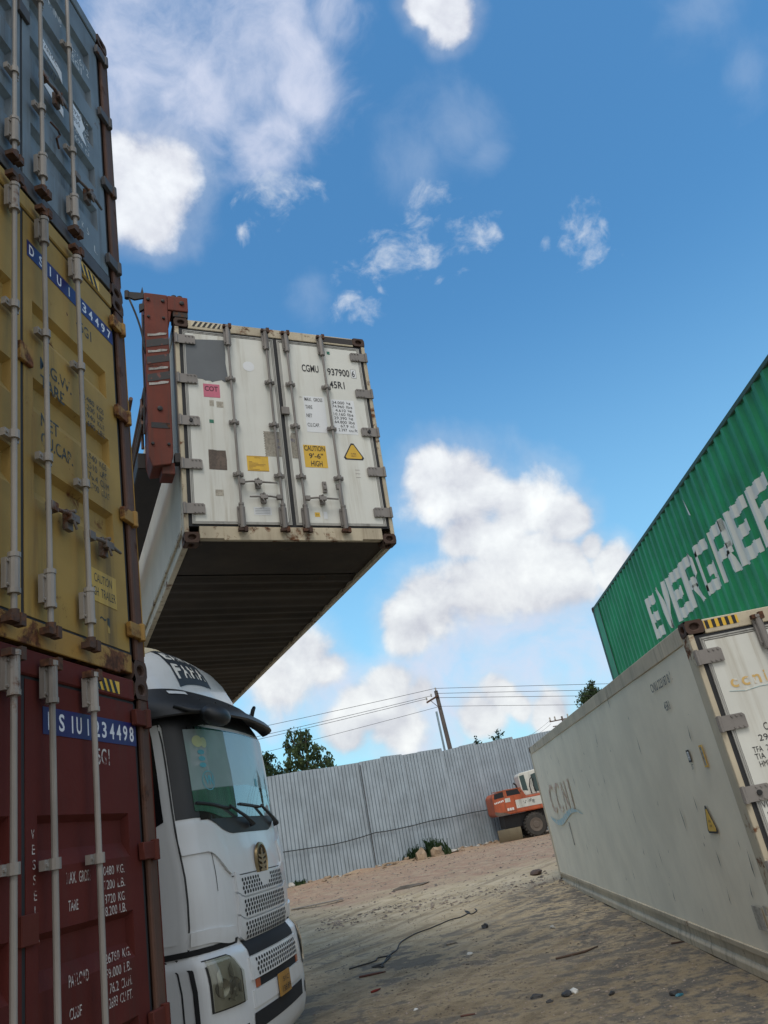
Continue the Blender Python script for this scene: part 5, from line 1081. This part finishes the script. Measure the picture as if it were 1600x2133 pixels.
tree((-9.2, 44.2, .4), 'dark leafy tree behind the fence, half hidden by the truck cab', 3.8, 4, [((0, 0, 5.3), .9), ((.5, 0, 4.6), .9), ((-.5, 0, 5.9), .7), ((.1, 0, 6.2), .45), ((1.2, .1, 4.5), .7), ((-.9, 0, 4.8), .9)], 5000, .17, True, M['leaf_dark'], 2)
tree((12.6, 60, 0), 'small round treetop showing between the white and green containers', 6.4, 4, [((0, 0, 8.4), .75), ((-.5, 0, 8.0), .6), ((.5, 0, 8.1), .65), ((.2, 0, 9.0), .35), ((-.2, 0, 7.3), .8)], 3800, .17, False, M['leaf'], 3)
for x, y, z, l, sd_ in ((3.28, 39.6, 4.75, 'larger sprig of leaves poking over the top of the fence', 7), (2.1, 39.2, 4.62, 'smaller sprig of leaves poking over the top of the fence', 8)):
    tree((x, y, .4), l, z-.5, 2, [((0, 0, z-.25), .30), ((.15, 0, z-.05), .18)], 110, .14, False, M['leaf_dark'], sd_, 'sprigs above the fence top')
def grass(loc, label, n, w_, h, seed):
    r = random.Random(seed); b = MB()
    for k in range(n):
        x = r.gauss(0, w_*.42); y = r.gauss(0, .14); hh = h*r.uniform(.45, 1.1)*(.45+.55*abs(mn.noise(Vector((x*3.1, seed, 0))))*2); lx, ly = r.uniform(-.42, .42)*hh, r.uniform(-.4, .2)*hh; wd = r.uniform(.012, .024)
        b.grid([[(x-wd, y, 0), (x+wd, y, 0)], [(x+lx*.25-wd, y+ly*.25, hh*.55), (x+lx*.25+wd, y+ly*.25, hh*.55)], [(x+lx*.7-wd*.6, y+ly*.7, hh*.9), (x+lx*.7+wd*.6, y+ly*.7, hh*.9)], [(x+lx*1.2-.002, y+ly*1.2, hh*.86), (x+lx*1.2+.002, y+ly*1.2, hh*.86)]])
    o = b.build('grass_clump', M['grass_blade'], None, norm=False); o.location = loc
    return tag(o, label, 'grass', 'grass growing at the foot of the fence')
grass((-1.0, 34.75, .42), 'big dark green clump of tall grass at the foot of the fence', 620, .95, .80, 1)
grass((-5.9, 31.95, .42), 'small clump of weeds at the foot of the fence, close to the truck', 160, .3, .45, 2)
# ------------------------------------------------------------------ ground
from mathutils import noise as mn
def gh(x, y):
    z = gz(x, y); near = min(1, max(0, (y-9)/6))
    u = x*.84-y*.54; v = x*.54+y*.84      # along and across the wheel ruts
    z += (.006+.026*near)*mn.noise(Vector((u*1.5, v*.16, 0)))+.014*mn.noise(Vector((x*1.1, y*1.1, 3)))+.006*mn.noise(Vector((x*4, y*4, 7)))
    if y > 18: z += .03*mn.noise(Vector((x*.8, y*.8, 9)))*min(1, (y-18)/5)
    d = abs((Vector((x, y, 0))-F0).dot(FN)); s = (Vector((x, y, 0))-F0).dot(FD)
    if d < 2.0 and -3 < s < 11: z += max(0, .10*(1-d/2.0)*(.6+mn.noise(Vector((x*1.2, y*1.2, 5)))))
    return z
def axis(lo, hi, a, b_, f, g=1.25):
    xs = [a]; 
    while xs[-1] < b_: xs.append(xs[-1]+f)
    st = f
    while xs[-1] < hi: st *= g; xs.append(xs[-1]+st)
    st = f; o = []; p = a
    while p > lo: st *= g; p -= st; o.append(p)
    return o[::-1]+xs
xs, ys = axis(-900, 900, -7.5, 5.2, .11), axis(-60, 1800, 5, 37, .13)
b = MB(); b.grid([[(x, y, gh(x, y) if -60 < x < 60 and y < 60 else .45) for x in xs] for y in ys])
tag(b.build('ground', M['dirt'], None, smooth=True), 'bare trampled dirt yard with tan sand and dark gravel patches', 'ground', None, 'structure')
rs = random.Random(21); vs, fs = [], []
for k in range(9500):
    if k < 4500: y = rs.uniform(5.5, 20); x = rs.uniform(-3.2, 2.3)
    elif k < 7000: y = rs.uniform(5.2, 12); x = rs.uniform(-1.2, 2.35)
    else: y = rs.uniform(19, 34.5); x = rs.uniform(-9, 4.5)
    if x < -1.5 and y < 6: continue
    sz = rs.choice((.005, .007, .009, .014))*rs.uniform(.6, 1.5)*(1 if y < 18 else 2.3); 
    if (Vector((x, y, 0))-F0).dot(FN) < .1: continue
    z = gh(x, y); o = len(vs); p = [Vector((math.cos(a), math.sin(a), 0)) for a in (0, 1.6, 3.0, 4.6)]
    vs += [Vector((x, y, z))+Vector((q_.x*sz*rs.uniform(.7, 1.5), q_.y*sz*rs.uniform(.7, 1.5), sz*.1)) for q_ in p]+[Vector((x+rs.uniform(-.3, .3)*sz, y+rs.uniform(-.3, .3)*sz, z+sz*rs.uniform(.4, .9)))]
    fs += [(o, o+1, o+4), (o+1, o+2, o+4), (o+2, o+3, o+4), (o+3, o, o+4)]
b = MB(); b.add(vs, fs); tag(b.build('gravel', M['gravel'], None, norm=False), 'loose gravel and small stones scattered over the dirt yard', 'gravel', None, 'stuff')
# ------------------------------------------------------------------ rubble and litter
def chunk(name, m, size, seed, flat=.6):
    r = random.Random(seed); bm = bmesh.new(); bmesh.ops.create_icosphere(bm, subdivisions=2, radius=1)
    for v in bm.verts:
        n_ = mn.noise(v.co*1.3+Vector((seed*3.3, 0, 0))); v.co = Vector((v.co.x*size[0], v.co.y*size[1], v.co.z*size[2]))*(1+.5*n_+r.uniform(-.08, .08))
        if v.co.z < -size[2]*.4: v.co.z = -size[2]*.4
    me = bpy.data.meshes.new(name); bm.to_mesh(me); bm.free(); me.materials.append(m); o = bpy.data.objects.new(name, me); C.objects.link(o); return o
def put(o, x, y, label, cat, group=None, dz=0.0, rz=0.0):
    o.location = (x, y, gh(x, y)+dz); o.rotation_euler = (0, 0, rz); return tag(o, label, cat, group)
put(chunk('rubble_chunk', M['brick_rubble'], (.24, .2, .36), 1), -1.22, 34.1, 'large pale brown lump of rubble in front of the tall grass, left one', 'rubble', None, .08)
put(chunk('rubble_chunk', M['brick_rubble'], (.28, .2, .28), 2), -.55, 34.4, 'large pale brown lump of rubble in front of the tall grass, right one', 'rubble', None, .06)
put(chunk('concrete_slab', M['pale_rubble'], (.30, .14, .06), 3), .05, 34.9, 'flat pale concrete piece just right of the tall grass', 'rubble', None, .06)
put(chunk('rubble_chunk', M['pale_rubble'], (.13, .1, .12), 4), -6.15, 31.75, 'white stone beside the small weeds at the fence foot', 'rubble', None, .05)
put(chunk('concrete_slab', M['brick_rubble'], (.34, .13, .05), 5), -2.55, 33.65, 'flat slab of broken concrete leaning at the fence, by its dark joint', 'rubble', None, .06, .5)
src = chunk('broken_brick', M['brick_rubble'], (.10, .07, .06), 6); src2 = chunk('broken_brick', M['pale_rubble'], (.08, .06, .05), 9); rb_ = random.Random(8)
first = {0: True, 1: True}
for k in range(44):
    s = rb_.uniform(-.6, 10.5); d = abs(rb_.gauss(0, .55))+.12; p = F0+FD*s+FN*d; w_ = 1 if k % 4 == 0 else 0
    o = (src, src2)[w_]
    if first[w_]: first[w_] = False
    else: o = o.copy(); C.objects.link(o)
    sc_ = rb_.uniform(.5, 1.5); o.scale = (sc_, sc_, sc_*rb_.uniform(.6, 1.1)); put(o, p.x, p.y, ('small lump of broken reddish brick lying along the foot of the fence', 'small pale lump of broken plaster lying along the foot of the fence')[w_], 'rubble', ('broken bricks along the fence', 'broken plaster along the fence')[w_], .01, rb_.uniform(0, 6))
def gp(pts, dz=.012): return [Vector((x, y, gh(x, y)+dz)) for x, y in pts]
def smoothpts(p, n=4):
    out = []
    for i in range(len(p)-1):
        a, b0, c0, d0 = p[max(0, i-1)], p[i], p[i+1], p[min(len(p)-1, i+2)]
        for k in range(n):
            t = k/n; out.append(tuple(.5*(2*b0[j]+(c0[j]-a[j])*t+(2*a[j]-5*b0[j]+4*c0[j]-d0[j])*t*t+(3*b0[j]-a[j]-3*c0[j]+d0[j])*t**3) for j in range(2)))
    return out+[p[-1]]
wp = [(-1.77, 12.62), (-1.55, 12.74), (-1.40, 12.87), (-1.39, 13.1), (-1.19, 13.03), (-1.27, 12.5), (-1.41, 12.36), (-1.24, 12.25), (-1.27, 12.28), (-1.22, 13.07), (-1.13, 13.55), (-1.11, 14.46), (-.92, 15.14), (-.61, 15.48), (-.28, 16.06), (-.07, 16.14), (.11, 16.5), (.03, 16.9), (.13, 16.2), (.25, 16.5), (.23, 16.9)]
b = MB(); b.tube(gp(smoothpts(wp)), .010, 6); tag(b.build('wire', M['wire_grey'], None, smooth=True), 'long loose dark wire snaking over the dirt with a loop at each end', 'wire')
def stick(pts, r, m, label, cat='stick', name='stick'):
    b = MB(); P = gp(pts, r*.8); b.tube(P, [r*.8]+[r]*(len(P)-2)+[r*.5], 6); return tag(b.build(name, m, None, smooth=True), label, cat)
stick([(-1.53, 11.73), (-1.35, 11.77), (-1.18, 11.83)], .015, M['stick_red'], 'short straight reddish stick lying below the loose wire')
stick([(.95, 10.43), (1.1, 10.46), (1.31, 10.53), (1.5, 10.70)], .014, M['stick_wood'], 'dark brown crooked stick lying on the dirt before the white container')
stick([(2.19, 9.92), (2.32, 9.88)], .013, M['stick_wood'], 'short stick poking out from under the white container')
stick([(-1.26, 10.55), (-1.21, 10.60), (-1.16, 10.67)], .016, M['rag_red'], 'small dark red scrap of rag near the truck bumper', 'rag', 'rag')
stick([(-.22, 8.52), (-.15, 8.53), (-.08, 8.52)], .009, M['stick_red'], 'thin short twig low in the foreground dirt')
stick([(-.35, 13.11), (-.20, 13.16)], .022, M['plank_wood'], 'small pale wood chip lying on the dirt right of the wire', 'wood chip', 'wood_chip')
b = MB(); b.bar((-4.53, 22.98, gh(-4.5, 23)+.02), (-3.12, 23.05, gh(-3.1, 23)+.05), .16, .03); tag(b.build('plank', M['plank_wood'], None, bevel=.004), 'grey weathered plank lying on the dirt beyond the truck', 'plank')
for i, (x, y, sz, m_, l) in enumerate(((.53, 8.67, (.06, .035, .025), 'litter_dark', 'flat black scrap, left of the torn bag in the foreground'), (.62, 8.43, (.04, .03, .018), 'litter_dark', 'smaller black scrap below the flat one in the foreground'), (.80, 8.52, (.075, .045, .03), 'litter_dark', 'dark half of the crumpled plastic bag in the foreground'), (.88, 8.57, (.05, .035, .03), 'litter_white', 'whitish half of the crumpled plastic bag in the foreground'), (1.63, 7.78, (.055, .035, .03), 'litter_dark', 'black crushed can lid beside the blue scrap'), (1.645, 7.72, (.04, .025, .016), 'litter_blue', 'bright blue scrap of plastic in the foreground dirt'), (1.17, 8.2, (.05, .025, .02), 'litter_dark', 'small black scrap right of the torn bag'), (1.88, 20.5, (.24, .13, .09), 'stick_wood', 'dark lump of mud near the far corner of the white container'), (1.22, 12.75, (.045, .035, .03), 'pale_rubble', 'single pale stone on the dark gravel patch'), (-.03, 11.94, (.05, .03, .02), 'litter_white', 'small white paper scrap on the dirt'), (-.67, 9.15, (.03, .02, .012), 'litter_white', 'tiny white scrap low in the foreground'), (.30, 14.2, (.09, .06, .05), 'litter_dark', 'dark clod on the gravel patch past the loose wire'))):
    put(chunk('scrap' if 'litter' in m_ else 'stone', M[m_], sz, 20+i), x, y, l, 'litter' if 'litter' in m_ else 'stone', None, sz[2]*.3, i*.7)
for pts, l in (([(-2.0, 22.6), (-1.6, 22.9), (-1.2, 23.2), (-.9, 23.5)], ''),):
    o = chunk('dirt_pile', M['dirt_dark'], (.5, .3, .09), 77); put(o, -1.25, 23.1, 'low dark heap of churned mud in the middle of the yard', 'dirt pile', None, -.02, .6)
